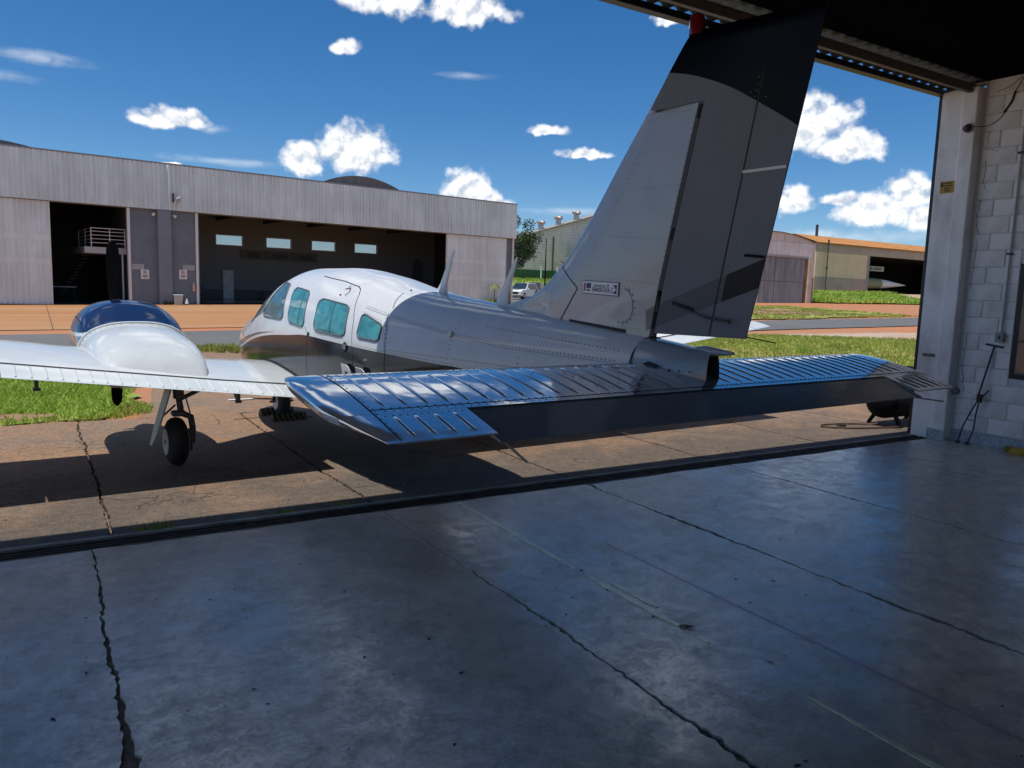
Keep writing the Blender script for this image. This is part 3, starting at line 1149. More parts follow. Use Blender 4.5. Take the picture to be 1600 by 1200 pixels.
# compressor outside the doorway
ac = empty('air_compressor', (10.36, 6.13, -.03), 0, 'black air compressor tank on short legs outside the door jamb', 'compressor')
M_tank = mat('black tank paint', (.005, .0055, .007), .6, ior=1.2)
g = MB()
g.lathe((-.68, 0, .37), (1, 0, 0), [(0, .03), (.01, .11), (.04, .18), (.09, .225), (.15, .24), (1.2, .24), (1.26, .225), (1.31, .18), (1.34, .11), (1.35, .03)], 32)
g.obj('tank', M_tank, ac, smooth=40)
for (x, s) in ((-.46, 1), (-.46, -1), (.44, 1), (.44, -1)):
    g = MB()
    g.prism([(x - .035, s * .12, .2), (x + .035, s * .12, .2), (x + .03, s * .24, 0), (x - .03, s * .24, 0)], (0, s * .02, .02))
    g.obj('leg', M_tank, ac)
g = MB()
g.lathe((-.30, 0, .56), (0, 0, 1), [(0, .10), (.16, .10), (.2, .08), (.26, .07)], 16)
g.obj('pump', M_tank, ac, smooth=30)
g = MB()
g.lathe((.2, -.12, .70), (0, 1, 0), [(0, .12), (.26, .12)], 18)
g.obj('motor', M_tank, ac, smooth=30)
g = MB()
g.tube([(.38, -.2, .30), (.35, -.26, .22), (.30, -.26, .20)], .02, 8)
g.obj('valve', M_steel, ac)
cable('air_hose', [(9.72, 6.12, .03), (9.55, 6.28, .012), (9.25, 6.40, .012), (8.98, 6.44, .012), (8.86, 6.33, .012), (9.05, 6.15, .012), (9.5, 5.98, .012), (9.9, 5.9, .012), (10.05, 6.05, .012)], .011, 'brown air hose looping on the apron beside the compressor', mat('hose rubber', (.11, .05, .028), .6), 'hose')
g = MB()
g.tube([(9.16, 6.30, .012), (9.24, 6.27, .012)], .016, 8)
g.tube([(9.10, 6.31, .012), (9.16, 6.30, .012)], .009, 8)
tag(g.obj('hose_nozzle', mat('brass dark', (.08, .07, .05), .4, metal=.6)), 'small metal hose fitting lying inside the hose loop', 'fitting')
# ------------------------------------------------------------------ the airplane (local axes: x aft, y right, z up; origin between the main wheels)
PSI = 0.06238
AP = empty('airplane', (2.7124, 7.5525, 0), PSI - math.pi / 2, 'white twin engine airplane with dark belly stripe, its grey tail inside the doorway', 'airplane')

NAVY = (.010, .022, .085)
CHAR = (.012, .0135, .02)


def paint_mat(name, base, rough=.14, fn=None, coat=.35, metal=0.0, wav=.035, ior=1.5, drops=0.0):
    m_ = bpy.data.materials.new(name)
    m_.use_nodes = True
    t = NT(m_.node_tree)
    b = t.n['Principled BSDF']
    b.inputs['Roughness'].default_value = rough
    b.inputs['Coat Weight'].default_value = coat
    b.inputs['Coat Roughness'].default_value = .04
    b.inputs['Metallic'].default_value = metal
    b.inputs['IOR'].default_value = ior
    co = t.node('ShaderNodeTexCoord').outputs['Object']
    x, y, z = t.sep(co)
    c = (*base, 1.0)
    if fn:
        c = fn(t, x, y, z, base)
    d = t.sstep(t.noise(co, 5, 6, .65), .35, .8, 1.0, .90)
    c = t.mix(1.0, c, t.comb(d, d, t.math('MULTIPLY', d, .995)), 'MULTIPLY')
    t.l.new(c, b.inputs['Base Color'])
    bn = t.node('ShaderNodeBump')
    bn.inputs['Strength'].default_value = wav
    bn.inputs['Distance'].default_value = .06
    h = t.noise(co, 5.0, 2, .5)
    if drops:
        vo = t.node('ShaderNodeTexVoronoi', feature='F1')
        vo.inputs['Scale'].default_value = 34
        t.l.new(t.vmath('ADD', co, t.vmath('MULTIPLY', t.node('ShaderNodeTexNoise').outputs[1], (.02, .02, .02))), vo.inputs['Vector'])
        sz = t.sstep(vo.outputs[1], .72, 1.0, 0, .28)
        dr = t.math('MAXIMUM', t.math('SUBTRACT', sz, vo.outputs[0]), 0.0)
        h = t.math('ADD', h, t.math('MULTIPLY', dr, drops))
    t.l.new(h, bn.inputs['Height'])
    t.l.new(bn.outputs[0], b.inputs['Normal'])
    t.l.new(bn.outputs[0], b.inputs['Coat Normal'])
    MATS[name] = m_
    return m_


STRIPE = [(-3.3, .80), (-2.6, .84), (-1.94, .92), (-1.51, 1.01), (-1.15, 1.08), (-.68, 1.14), (-.1, 1.18), (.43, 1.21), (.91, 1.2), (1.3, 1.19), (1.95, 1.17), (2.57, 1.15), (2.81, 1.145), (4.3, 1.06)]
GREYB = [(-3.3, .88), (-2.6, .93), (-2.1, .99), (-1.46, 1.09), (-.92, 1.16), (-.49, 1.185), (0, 1.19), (4.3, 1.05)]


def fus_paint(t, x, y, z, base):
    f1 = t.curve(x, STRIPE, -3.3, 4.3, .7, 1.3)
    f2 = t.curve(x, GREYB, -3.3, 4.3, .7, 1.3)
    c = t.mix(t.math('MULTIPLY', t.math('LESS_THAN', z, f2), t.math('GREATER_THAN', z, t.math('ADD', f1, .028))), (*base, 1), (.13, .14, .155))
    return t.mix(t.math('LESS_THAN', z, f1), c, CHAR)


TIP = [(4.0, 2.90), (4.29, 2.885), (4.63, 2.79), (4.92, 2.62), (5.11, 2.48), (5.4, 2.22)]


def fin_paint(t, x, y, z, base):
    f1 = t.curve(x, TIP, 4.0, 5.4, 2.0, 3.0)
    lo = t.math('MULTIPLY_ADD', t.math('SUBTRACT', x, 4.33), .40, 1.52)
    hi = t.math('MULTIPLY_ADD', t.math('SUBTRACT', x, 4.33), .43, 1.64)
    band = t.math('MULTIPLY', t.math('GREATER_THAN', z, lo), t.math('LESS_THAN', z, hi))
    band = t.math('MULTIPLY', band, t.math('GREATER_THAN', x, 4.25))
    c = t.mix(band, (*base, 1), t.mix(t.math('GREATER_THAN', x, t.math('MULTIPLY_ADD', t.math('SUBTRACT', z, 1.47), .2, 4.66)), (.13, .155, .185), (.03, .036, .05)))
    return t.mix(t.math('GREATER_THAN', z, f1), c, (.0025, .0035, .007))


def nac_paint(t, x, y, z, base):
    dv = t.math('ADD', t.math('ABSOLUTE', y), -1.9)
    line = t.math('SUBTRACT', 1.22, t.math('MULTIPLY', t.math('MULTIPLY', dv, dv), .25))
    edge = t.math('SUBTRACT', -.60, t.math('MULTIPLY', t.math('MULTIPLY', dv, dv), .35))
    front = t.math('LESS_THAN', x, edge)
    c = t.mix(t.math('MULTIPLY', front, t.math('GREATER_THAN', z, line)), (*base, 1), (.008, .022, .075))
    low = t.math('MULTIPLY', t.math('LESS_THAN', x, t.math('SUBTRACT', edge, .02)), t.math('LESS_THAN', z, t.math('SUBTRACT', line, .03)))
    return t.mix(low, c, (.16, .17, .19))


M_fus = paint_mat('fuselage paint', (.60, .63, .67), fn=fus_paint, coat=.08, ior=1.36, rough=.12)
M_wing = paint_mat('wing paint', (.63, .67, .69), wav=.02)
M_nac = paint_mat('nacelle paint', (.56, .60, .63), fn=nac_paint, drops=.25)
M_fin = paint_mat('fin paint', (.42, .46, .51), fn=fin_paint, rough=.22, wav=.05, coat=.45)
M_cone = paint_mat('tail cone paint', (.33, .37, .42), rough=.2, wav=.02, coat=.4)
M_stab = paint_mat('stabilator paint', (.90, .92, .95), rough=.09, metal=.68, coat=.5, wav=.05, drops=.35)
M_tab = paint_mat('tab paint with dark reflection', (.21, .235, .265), rough=.2, coat=.3, wav=.02, drops=.3, ior=1.35)  # tab colour darkened to stand for the dark roof it reflects
M_seam = mat('panel gap', (.02, .021, .024), .7)
M_seam2 = mat('fine seam', (.22, .23, .25), .6)
M_rivet = mat('rivet', (.13, .14, .15), .4, metal=.3)
M_rub = mat('tyre rubber', (.018, .018, .019), .75, bump=.2, bscale=90)
M_blk = mat('black satin', (.006, .006, .007), .6)
M_alu = mat('bare aluminium', (.55, .56, .57), .3, metal=.9)
M_rim = mat('rim paint', (.62, .63, .63), .4)
M_strut = mat('strut paint', (.10, .10, .105), .5, var=.3, vscale=15)
M_gdoor = mat('gear door paint', (.44, .47, .44), .45, var=.1)

ST = np.array([
    [-3.22, .03, .97, .91, .94, 2.0, 2.0], [-3.12, .15, 1.05, .80, .93, 2.0, 2.1], [-2.8, .31, 1.18, .68, .92, 2.1, 2.4],
    [-2.4, .44, 1.28, .58, .93, 2.2, 2.7], [-2.0, .53, 1.36, .54, .95, 2.3, 3.0], [-1.65, .58, 1.45, .52, .97, 2.3, 3.2],
    [-1.3, .605, 1.66, .52, .99, 2.3, 3.2], [-.95, .62, 1.79, .52, 1.0, 2.35, 3.2], [-.45, .62, 1.86, .52, 1.02, 2.4, 3.2],
    [.2, .62, 1.86, .52, 1.04, 2.4, 3.2], [.9, .62, 1.795, .53, 1.05, 2.4, 3.2], [1.5, .595, 1.70, .60, 1.06, 2.35, 3.0],
    [2.2, .51, 1.63, .71, 1.10, 2.3, 2.7], [3.0, .38, 1.565, .84, 1.15, 2.2, 2.5], [3.7, .27, 1.51, .95, 1.19, 2.1, 2.4],
    [4.27, .185, 1.455, 1.02, 1.22, 2.1, 2.3]])


def stn(u):
    return [float(pchip(ST[:, 0], ST[:, k], u)) for k in range(1, 7)]


def fsec(u, th):
    w, zt, zb, zc, nt, nb = stn(u)
    c_, s_ = math.cos(th), math.sin(th)
    nn = nt if s_ > 0 else nb
    return (u, w * math.copysign(abs(c_)**(2 / nn), c_), zc + ((zt - zc) if s_ > 0 else (zc - zb)) * math.copysign(abs(s_)**(2 / nn), s_))


def vside(u, z):
    w, zt, zb, zc, nt, nb = stn(u)
    a, nn = ((z - zc) / (zt - zc), nt) if z > zc else ((zc - z) / (zc - zb), nb)
    return w * max(0.0, 1 - min(1, abs(a))**nn)**(1 / nn)


def fpt(u, z, off=0.0, side=-1):
    """point on the fuselage side, pushed out along the normal"""
    v = vside(u, z)
    e = .01
    vu = (vside(u + e, z) - vside(u - e, z)) / (2 * e)
    vz = (vside(u, z + e) - vside(u, z - e)) / (2 * e)
    nn = unit((-vu, 1.0, -vz))
    return np.array([u + nn[0] * off, side * (v + nn[1] * off), z + nn[2] * off]), np.array([nn[0], side * nn[1], nn[2]])


g = MB()
us = np.concatenate([np.linspace(-3.22, -2.9, 14), np.linspace(-2.86, 4.27, 120)])
ths = np.linspace(0, 2 * math.pi, 73)[:-1]
g.grid([[fsec(float(u), float(t_)) for t_ in ths] for u in us], close_u=True)
k = len(us) - 1
g.f.append(tuple(range(71, -1, -1)))
g.f.append(tuple(k * 72 + j for j in range(72)))
fus = g.obj('fuselage', M_fus, AP, smooth=45)


def line_on_side(pts, w, off, side=-1, step=.03):
    """thin raised strip following the skin through (u, z) points"""
    q = []
    for i in range(len(pts) - 1):
        a, b_ = np.array(pts[i], float), np.array(pts[i + 1], float)
        ns = max(1, int(np.linalg.norm(b_ - a) / step))
        q += [a + (b_ - a) * j / ns for j in range(ns)]
    q.append(np.array(pts[-1], float))
    A, B = [], []
    for i in range(len(q)):
        d = unit(q[min(i + 1, len(q) - 1)] - q[max(i - 1, 0)])
        nn = np.array([-d[1], d[0]]) * w / 2
        A.append(fpt(*(q[i] + nn), off, side)[0])
        B.append(fpt(*(q[i] - nn), off, side)[0])
    return A, B


def rivet(mb, p_, nrm_, r=.0045, h=.0018):
    p_, nrm_ = np.asarray(p_, float), unit(nrm_)
    a = unit(np.cross(nrm_, (0.31, .77, .55)))
    b_ = np.cross(nrm_, a)
    v = [p_ + r * (math.cos(q) * a + math.sin(q) * b_) for q in np.arange(6) * math.pi / 3] + [p_ + nrm_ * h]
    mb.add(v, [(i, (i + 1) % 6, 6) for i in range(6)])


def along(pts, step):
    q = []
    for i in range(len(pts) - 1):
        a, b_ = np.array(pts[i], float), np.array(pts[i + 1], float)
        ns = max(1, int(np.linalg.norm(b_ - a) / step))
        q += [a + (b_ - a) * j / ns for j in range(ns)]
    return q


SEAMS = [[(.18, 1.77), (.72, 1.725), (1.05, 1.68), (1.12, 1.655), (1.18, 1.61), (1.35, 1.40), (1.43, 1.17), (1.46, .80)],
         [(.43, .72), (.43, 1.235)], [(.43, 1.235), (.36, 1.29)],
         [(1.93, .85), (1.94, 1.16), (1.90, 1.35), (1.81, 1.47)], [(1.81, 1.52), (1.68, 1.64)],
         [(1.43, 1.51), (1.81, 1.46), (2.56, 1.375), (3.26, 1.315), (4.2, 1.30)], [(1.9, 1.165), (1.95, 1.16)],
         [(-.9, .65), (-.9, .9)]]
for s_ in SEAMS[:6]:
    g = MB()
    g.grid(line_on_side(s_, .0028 if s_ is SEAMS[5] else .0055, .0016))
    g.obj('panel_seam', M_seam2 if s_ is SEAMS[5] else M_seam, fus, recalc=False)
rv = MB()
for s_, dz_ in ((SEAMS[3], .018), (SEAMS[3], -.018), (SEAMS[5], .015), ([(2.7, 1.0), (2.7, 1.36)], 0), ([(3.4, 1.05), (3.4, 1.3)], 0), ([(2.7, 1.38), (2.68, 1.55)], 0), ([(3.0, 1.44), (4.2, 1.37)], 0), ([(1.45, 1.20), (1.9, 1.185), (2.8, 1.16)], 0), ([(1.46, 1.50), (1.8, 1.44)], -.03), ([(1.95, 1.20), (3.6, 1.2)], 0)):
    for q in along(s_, .032):
        d = (q[0] + (dz_ if s_ is SEAMS[3] else 0), q[1] + (0 if s_ is SEAMS[3] else dz_))
        p_, n_ = fpt(d[0], d[1], .0005)
        rivet(rv, p_, n_, .0058, .002)
o = rv.obj('rivets', M_rivet, fus, recalc=False)
o['kind'] = 'stuff'


def chaikin(poly, it=2, f=.18):
    q = [np.array(a, float) for a in poly]
    for _ in range(it):
        o_ = []
        for i in range(len(q)):
            a, b_ = q[i], q[(i + 1) % len(q)]
            o_ += [a + (b_ - a) * f, a + (b_ - a) * (1 - f)]
        q = o_
    return q


def window(poly, m_, side, shade=True, mull=None):
    q = chaikin(poly, 3, .11)
    zs = np.array([a[1] for a in q])
    z0, z1 = zs.min() + 1e-4, zs.max() - 1e-4
    rows = []
    for z in np.linspace(z0, z1, 13):
        xs_ = []
        for i in range(len(q)):
            a, b_ = q[i], q[(i + 1) % len(q)]
            if (a[1] - z) * (b_[1] - z) <= 0 and a[1] != b_[1]:
                xs_.append(a[0] + (b_[0] - a[0]) * (z - a[1]) / (b_[1] - a[1]))
        lo, hi = min(xs_), max(xs_)
        rows.append([fpt(lo + (hi - lo) * j / 10, z, .0035, side)[0] for j in range(11)])
    mb = MB()
    mb.grid(rows)
    w_ = mb.obj('window', m_, AP, smooth=60, recalc=False)
    if side > 0:
        pass
    mb = MB()
    mb.tube([fpt(a[0], a[1], .003, side)[0] for a in q], .0075, 6, closed=True)
    mb.obj('frame', mat('window seal', (.10, .11, .12), .5), w_, smooth=60)
    if mull:
        mb = MB()
        mb.grid(line_on_side(mull, .012, .0062, side))
        mb.obj('divider', mat('divider grey', (.06, .11, .12), .5), w_, recalc=False)
    return w_


def glassy(name, c0, c1, vs):
    m_ = bpy.data.materials.new(name)
    m_.use_nodes = True
    t = NT(m_.node_tree)
    b = t.n['Principled BSDF']
    co = t.node('ShaderNodeTexCoord').outputs['Object']
    x, y, z = t.sep(co)
    f = t.sstep(t.noise(t.vmath('MULTIPLY', co, (1.0, 1.0, 2.2)), vs, 4, .55, 1.2), .35, .65)
    wv_ = t.sstep(t.math('SINE', t.math('MULTIPLY_ADD', t.noise(co, 3, 2), 8.0, t.math('MULTIPLY', x, 38))), -1, 1)
    c = t.mix(f, c0, c1)
    c = t.mix(t.math('MULTIPLY', wv_, .22), c, (c1[0] * 1.3, c1[1] * 1.25, c1[2] * 1.2))
    t.l.new(c, b.inputs['Base Color'])
    b.inputs['Roughness'].default_value = .55
    b.inputs['Coat Weight'].default_value = 1.0
    b.inputs['Coat Roughness'].default_value = .015
    b.inputs['Coat Tint'].default_value = (1, 1, 1, 1)
    return m_


M_glass = glassy('tinted window with curtain', (.02, .16, .185), (.05, .27, .29), 3.5)
M_glassd = glassy('dark cockpit window', (.018, .055, .06), (.05, .14, .15), 4.5)
WINS = [([(-.98, 1.38), (-.93, 1.33), (-.28, 1.32), (-.47, 1.675), (-.74, 1.70), (-.87, 1.57)], M_glassd, None),
        ([(-.27, 1.655), (.22, 1.615), (.33, 1.28), (-.12, 1.305)], M_glass, [(.09, 1.62), (.16, 1.30)]),
        ([(.53, 1.565), (1.19, 1.515), (1.28, 1.255), (.585, 1.265)], M_glass, [(.90, 1.535), (.965, 1.265)]),
        ([(1.45, 1.465), (1.82, 1.385), (1.83, 1.255), (1.485, 1.265)], M_glass, None)]
for side in (-1, 1):
    for poly, m_, mull in WINS:
        window(poly, m_, side, mull=mull if side < 0 else None)
for s0, s1 in ((24, 86), (94, 156)):
    mb = MB()
    mb.grid([[tuple(np.array(fsec(float(u), math.radians(float(t_)))) + np.array([-.004, 0, .006])) for t_ in np.linspace(s0, s1, 14)] for u in np.linspace(-1.56, -1.02, 12)])
    mb.obj('windshield', M_glassd, AP, smooth=60)
# door handle, static port, vent and decal
g = MB()
p_, n_ = fpt(1.30, 1.172, .004)
g.lathe(p_, n_, [(0, .042), (.004, .04)], 18)
hd = g.obj('door_handle', M_blk, fus)
g = MB()
for a in (-.012, .016):
    q0 = fpt(1.30 + a, 1.175, .010)[0]
    g.box(q0 - np.array([.009, .003, .022]), q0 + np.array([.009, .003, .02]))
g.obj('handle_grip', M_alu, fus)
g = MB()
p_, n_ = fpt(.47, 1.225, .003)
g.lathe(p_, n_, [(0, .022), (.004, .02)], 12)
g.obj('door_latch', M_blk, fus)
g = MB()
p_, n_ = fpt(2.68, 1.365, .002)
g.lathe(p_, n_, [(0, .026), (.012, .022), (.016, .01)], 14)
g.obj('static_port', mat('port ivory', (.62, .58, .50), .3), fus)
g = MB()
g.grid(line_on_side([(.88, 1.655), (.95, 1.665), (1.0, 1.63), (.97, 1.60)], .010, .002))
g.grid(line_on_side([(.90, 1.672), (.915, 1.685)], .008, .002))
g.grid(line_on_side([(.86, 1.605), (.90, 1.60)], .012, .002))
g.obj('door_decal', mat('decal dark red', (.12, .035, .04), .5), fus, recalc=False)
# registration letters
M_reg = mat('registration white', (.72, .74, .76), .3)
for ch, u in (('P', 1.36), ('R', 1.645), ('-', 1.90), ('E', 2.125), ('E', 2.375), ('Z', 2.62)):
    z = .872
    e = .12
    va, vb = vside(u - e, z), vside(u + e, z)
    nn = fpt(u, z, 0)[1]
    org = fpt(u, z, .012)[0]
    xa = (2 * e, -(vb - va), -.012)
    text_mesh('registration_letter', ch, .40, M_reg, AP, frame4(org, xa, (0, (-vside(u, z + .05) + vside(u, z - .05)) * 1.0, .1)), depth=.003, bold=.010, xs=.82)
# roof aerials
for u, zb, hgt in ((1.86, 1.655, .36), (2.73, 1.575, .37)):
    g = MB()
    rows = []
    for k in range(9):
        f_ = k / 8
        x0 = u + .19 * f_**1.2
        ch_ = .115 * (1 - f_)**.75 + .022
        if f_ < .25:
            ch_ *= 1 + .35 * (1 - f_ / .25)
        th = .016 * (1 - .75 * f_) + (.028 * (1 - f_ / .2) if f_ < .2 else 0)
        rows.append([(x0 - .5 * ch_ + ch_ * (.5 - .5 * math.cos(a)), th * math.sin(a) * .9, zb - .02 + hgt * f_) for a in np.linspace(0, 2 * math.pi, 17)[:-1]])
    g.grid(rows, close_u=True)
    g.f.append(tuple(8 * 16 + j for j in range(16)))
    g.obj('blade_aerial', M_wing, AP, smooth=50)
g = MB()
g.lathe((3.25, 0, 1.53), (0, 0, 1), [(0, .018), (.12, .013), (.17, .006), (.52, .0022)], 8)
g.obj('whip_aerial', M_blk, AP)
g = MB()
g.lathe((1.75, -.22, 1.66), (0, -.3, 1), [(0, .008), (.012, .006)], 8)
g.obj('fuel_drain', M_blk, fus)

# ---- fin and rudder
LEz = ([1.35, 1.52, 1.60, 1.66, 1.79, 2.02, 2.49, 2.88, 3.08], [2.4, 2.55, 2.86, 3.12, 3.34, 3.59, 3.97, 4.285, 4.46])


def fin_le(z):
    return float(pchip(LEz[0], LEz[1], z))


def fin_hinge(z):
    return 4.29 + (z - 1.47) * .2295


def fin_te(z):
    return 4.845 + (z - 1.47) * .21


def fin_half(z, x):
    """half thickness at station x"""
    le, te = fin_le(z), fin_te(z) + .08
    hmax = .062 - .018 * (z - 1.5) / 1.5
    d, ch = x - le, te - le
    rise = math.sqrt(max(0, 1 - (1 - min(1, d / .34))**2))
    fall = 1 - .93 * sstepf(d / ch, .42, 1.02)
    if z < 1.62 and x < 3.3:
        rise *= .6
    return hmax * rise * fall


g = MB()
rows = []
for z in np.linspace(1.38, 2.692, 34):
    h_ = fin_hinge(z) - .012
    le = fin_le(z)
    xs_ = le + (h_ - le) * np.linspace(0, 1, 19)**1.8
    top = [(x, -fin_half(z, x), z) for x in xs_[::-1]]
    bot = [(x, fin_half(z, x), z) for x in xs_[1:]]
    rows.append(top + bot)
g.grid(rows)
g.f.append(tuple(33 * 37 + j for j in range(37)))
g.grid([[r_[0] for r_ in rows], [r_[-1] for r_ in rows]])
fin = g.obj('fin', M_fin, AP, smooth=35)


def fin_line(pts, w, off=.0016, side=-1, fx=None):
    q = along(pts, .03) + [np.array(pts[-1], float)]
    A, B = [], []
    for i in range(len(q)):
        d = unit(q[min(i + 1, len(q) - 1)] - q[max(i - 1, 0)])
        nn = np.array([-d[1], d[0]]) * w / 2
        for L_, s_ in ((A, 1), (B, -1)):
            a = q[i] + nn * s_
            pt = np.array([a[0], side * (fin_half(a[1], a[0]) + off), a[1]])
            L_.append(fx(pt) if fx else pt)
    return A, B


for s_, w in (([(3.36, 1.54), (3.62, 1.80), (3.64, 1.83)], .006), ([(3.64, 1.83), (3.42, 2.02), (3.36, 1.95)][0:2], .006), ([(3.64, 1.83), (3.60, 1.55)], .008), ([(3.64, 1.83), (4.22, 2.68)], .004)):
    pass
for s_, w in (([(3.42, 1.895), (3.665, 1.72)], .007), ([(3.665, 1.72), (3.50, 1.50)], .009)):
    g = MB()
    g.grid(fin_line(s_, w))
    g.obj('panel_seam', M_seam, fin, recalc=False)
g = MB()
g.grid(fin_line([(3.60, 1.515), (4.10, 1.478)], .020, .004))
g.obj('base_gap', M_seam, fin, recalc=False)
rv = MB()
for s_, st_ in (([(3.66, 1.74), (4.255, 2.66)], .03), ([(3.69, 1.74), (4.28, 2.64)], .06), ([(4.275, 1.50), (4.545, 2.66)], .032), ([(3.93, 2.03), (4.39, 2.0)], .034), ([(4.08, 2.29), (4.455, 2.28)], .034), ([(3.72, 1.80), (4.33, 1.755)], .036),
               ([(3.53, 1.52), (4.24, 1.495)], .034), ([(3.64, 1.75), (3.44, 1.90)], .04), ([(3.50, 1.53), (3.64, 1.70)], .05), ([(4.2, 2.655), (4.53, 2.665)], .03)):
    for q in along(s_, st_):
        rivet(rv, (q[0], -(fin_half(q[1], q[0]) + .0004), q[1]), (.0, -1, .0), .0037, .0014)
for a in np.linspace(.6, 3.5, 9):
    x, z = 4.07 + .10 * math.sin(a), 1.63 + .11 * math.cos(a)
    rivet(rv, (x, -(fin_half(z, x) + .0004), z), (0, -1, 0), .007)
o = rv.obj('rivets', M_rivet, fin, recalc=False)
o['kind'] = 'stuff'
g = MB()
g.grid(fin_line([(4.07 + .085 * math.sin(a), 1.63 + .10 * math.cos(a)) for a in np.linspace(.2, 3.3, 12)], .004))
g.obj('panel_seam', M_seam, fin, recalc=False)

g = MB()
rows = []
for z in np.concatenate([np.linspace(2.694, 3.0, 12), np.linspace(3.01, 3.06, 5)]):
    le = fin_le(z)
    h_ = le + .10 - .065 * (z - 2.7) / .3
    sh = 1.0 if z < 3.0 else math.sqrt(max(.02, 1 - ((z - 3.0) / .065)**2))
    xs_ = le + (h_ - le) * np.linspace(0, 1, 12)**1.8
    rows.append([(x, -fin_half(z, x) * sh, z) for x in xs_[::-1]] + [(x, fin_half(z, x) * sh, z) for x in xs_[1:]])
g.grid(rows)
g.grid([[r_[0] for r_ in rows], [r_[-1] for r_ in rows]])
g.f.append(tuple(16 * 23 + j for j in range(23)))
g.obj('fin_tip', M_fin, fin, smooth=35)

# rudder turned to the right about its hinge line
HA, HB = np.array([4.29, 0, 1.47]), np.array([4.57, 0, 2.69])
RAX = Matrix.Rotation(math.radians(11.5), 3, Vector(unit(HB - HA)))


def rud(p_):
    v = RAX @ Vector(np.asarray(p_, float) - HA)
    return np.array([v.x, v.y, v.z]) + HA


g = MB()


def rud_rows(zs, fle):
    rows = []
    for z in zs:
        x0, x1 = fle(z), fin_te(z)
        xs_ = x0 + (x1 - x0) * np.linspace(0, 1, 17)
        shrink = 1.0 if z < 2.99 else math.sqrt(max(.02, 1 - ((z - 2.99) / .075)**2))

        def hh(x):
            return max(.0025, fin_half(z, x)) * shrink
        top = [rud((x, -hh(x), z)) for x in xs_[::-1]]
        bot = [rud((x, hh(x), z)) for x in xs_]
        rows.append(top + bot)
    return rows


r1 = rud_rows(np.linspace(1.48, 2.7005, 26), lambda z: fin_hinge(z) + .012)
g.grid(r1, close_u=True)
g.f.append(tuple(range(33, -1, -1)))
g.f.append(tuple(25 * 34 + j for j in range(34)))
r2 = rud_rows(np.concatenate([np.linspace(2.698, 2.98, 9), np.linspace(2.99, 3.062, 6)]), lambda z: fin_le(z) + .115 - .065 * (z - 2.7) / .3)
g2 = MB()
g2.grid(r2, close_u=True)
g2.f.append(tuple(range(33, -1, -1)))
g2.f.append(tuple(14 * 34 + j for j in range(34)))
M_rud = paint_mat('shade-darkened rudder paint', (.20, .235, .275), fn=fin_paint, rough=.3, wav=.03, coat=.0, ior=1.22)  # same paint as the fin, with the rudder's shade put into the colour
rudder = g.obj('rudder', M_rud, AP, smooth=35)
g2.obj('horn_balance', M_rud, rudder, smooth=35)


def rline(pts, w, m_, nm, off=.002):
    mb = MB()
    mb.grid(fin_line(pts, w, off, -1, rud))
    return mb.obj(nm, m_, rudder, recalc=False)


rline([(4.64, 1.485), (4.895, 2.80)], .007, M_seam, 'panel_seam')
g = MB()
q = [rud((x, y, z)) for x, z in ((4.80, 2.325), (5.025, 2.345)) for y in (-.012, .012) for z in (z, z + .012)]
rline([(4.80, 2.325), (5.02, 2.335)], .014, mat('painted sky gap', (.8, .82, .84), .5), 'tab_sky_strip')  # pale strip painted on for the sky seen through the tab gap
rline([(4.42, 1.655), (4.55, 1.62)], .026, M_seam, 'tab_slot')
g = MB()
g.tube([rud((4.44, -.045, 1.645)), rud((4.64, -.052, 1.585))], .006, 6)
g.tube([rud((4.64, -.052, 1.585)), rud((4.76, -.035, 1.57))], .009, 6)
g.box(rud((4.755, -.035, 1.555)), rud((4.765, -.02, 1.585)))
g.obj('tab_rod', mat('rod grey', (.16, .17, .18), .4, metal=.5), rudder)
g = MB()
g.tube([rud((4.83, -.02, 1.91)), rud((4.93, -.015, 1.90))], .008, 6)
g.obj('tab_hinge', M_blk, rudder)
rv = MB()
for s_, st_ in (([(4.62, 1.49), (4.875, 2.80)], .03), ([(4.665, 1.49), (4.915, 2.72)], .045), ([(4.335, 1.50), (4.59, 2.68)], .032), ([(4.52, 2.29), (4.79, 2.30)], .034), ([(4.44, 1.98), (4.72, 1.99)], .034), ([(4.36, 1.505), (4.64, 1.49)], .034), ([(4.66, 1.49), (4.84, 1.49)], .034), ([(4.62, 2.695), (4.9, 2.705)], .034), ([(4.78, 1.98), (4.93, 1.985)], .034),
               ([(4.36, 1.70), (4.62, 1.64), (4.80, 1.60)], .035), ([(4.36, 1.64), (4.62, 1.57), (4.80, 1.53)], .035), ([(4.25, 2.72), (4.62, 2.715)], .035)):
    for q in along(s_, st_):
        p_ = rud((q[0], -(max(.0025, fin_half(q[1], q[0])) + .0004), q[1]))
        rivet(rv, p_, rud((q[0], -1.0, q[1])) - rud((q[0], 0, q[1])), .0036, .0014)
o = rv.obj('rivets', M_rivet, rudder, recalc=False)
o['kind'] = 'stuff'
g = MB()
g.tube([(fin_hinge(1.48) + .0, -.002, 1.47), (fin_hinge(2.68), -.002, 2.685)], .012, 6)
g.obj('hinge_gap', M_seam, fin)
for z0_, z1_ in ((2.62, 2.685), (2.0, 2.06), (1.6, 1.72)):
    g = MB()
    g.box((fin_hinge(z0_) - .015, -.036, z0_), (fin_hinge(z0_) + .02, .036, z1_))
    g.obj('hinge_bracket', M_blk, fin)
g = MB()
g.lathe(rud((4.50, 0, 3.04)), (0, 0, 1), [(0, .042), (.02, .043), (.075, .042), (.095, .034), (.105, .014)], 16)
g.obj('beacon', mat('red beacon glass', (.16, .006, .008), .15, coat=1.0), AP, smooth=40)

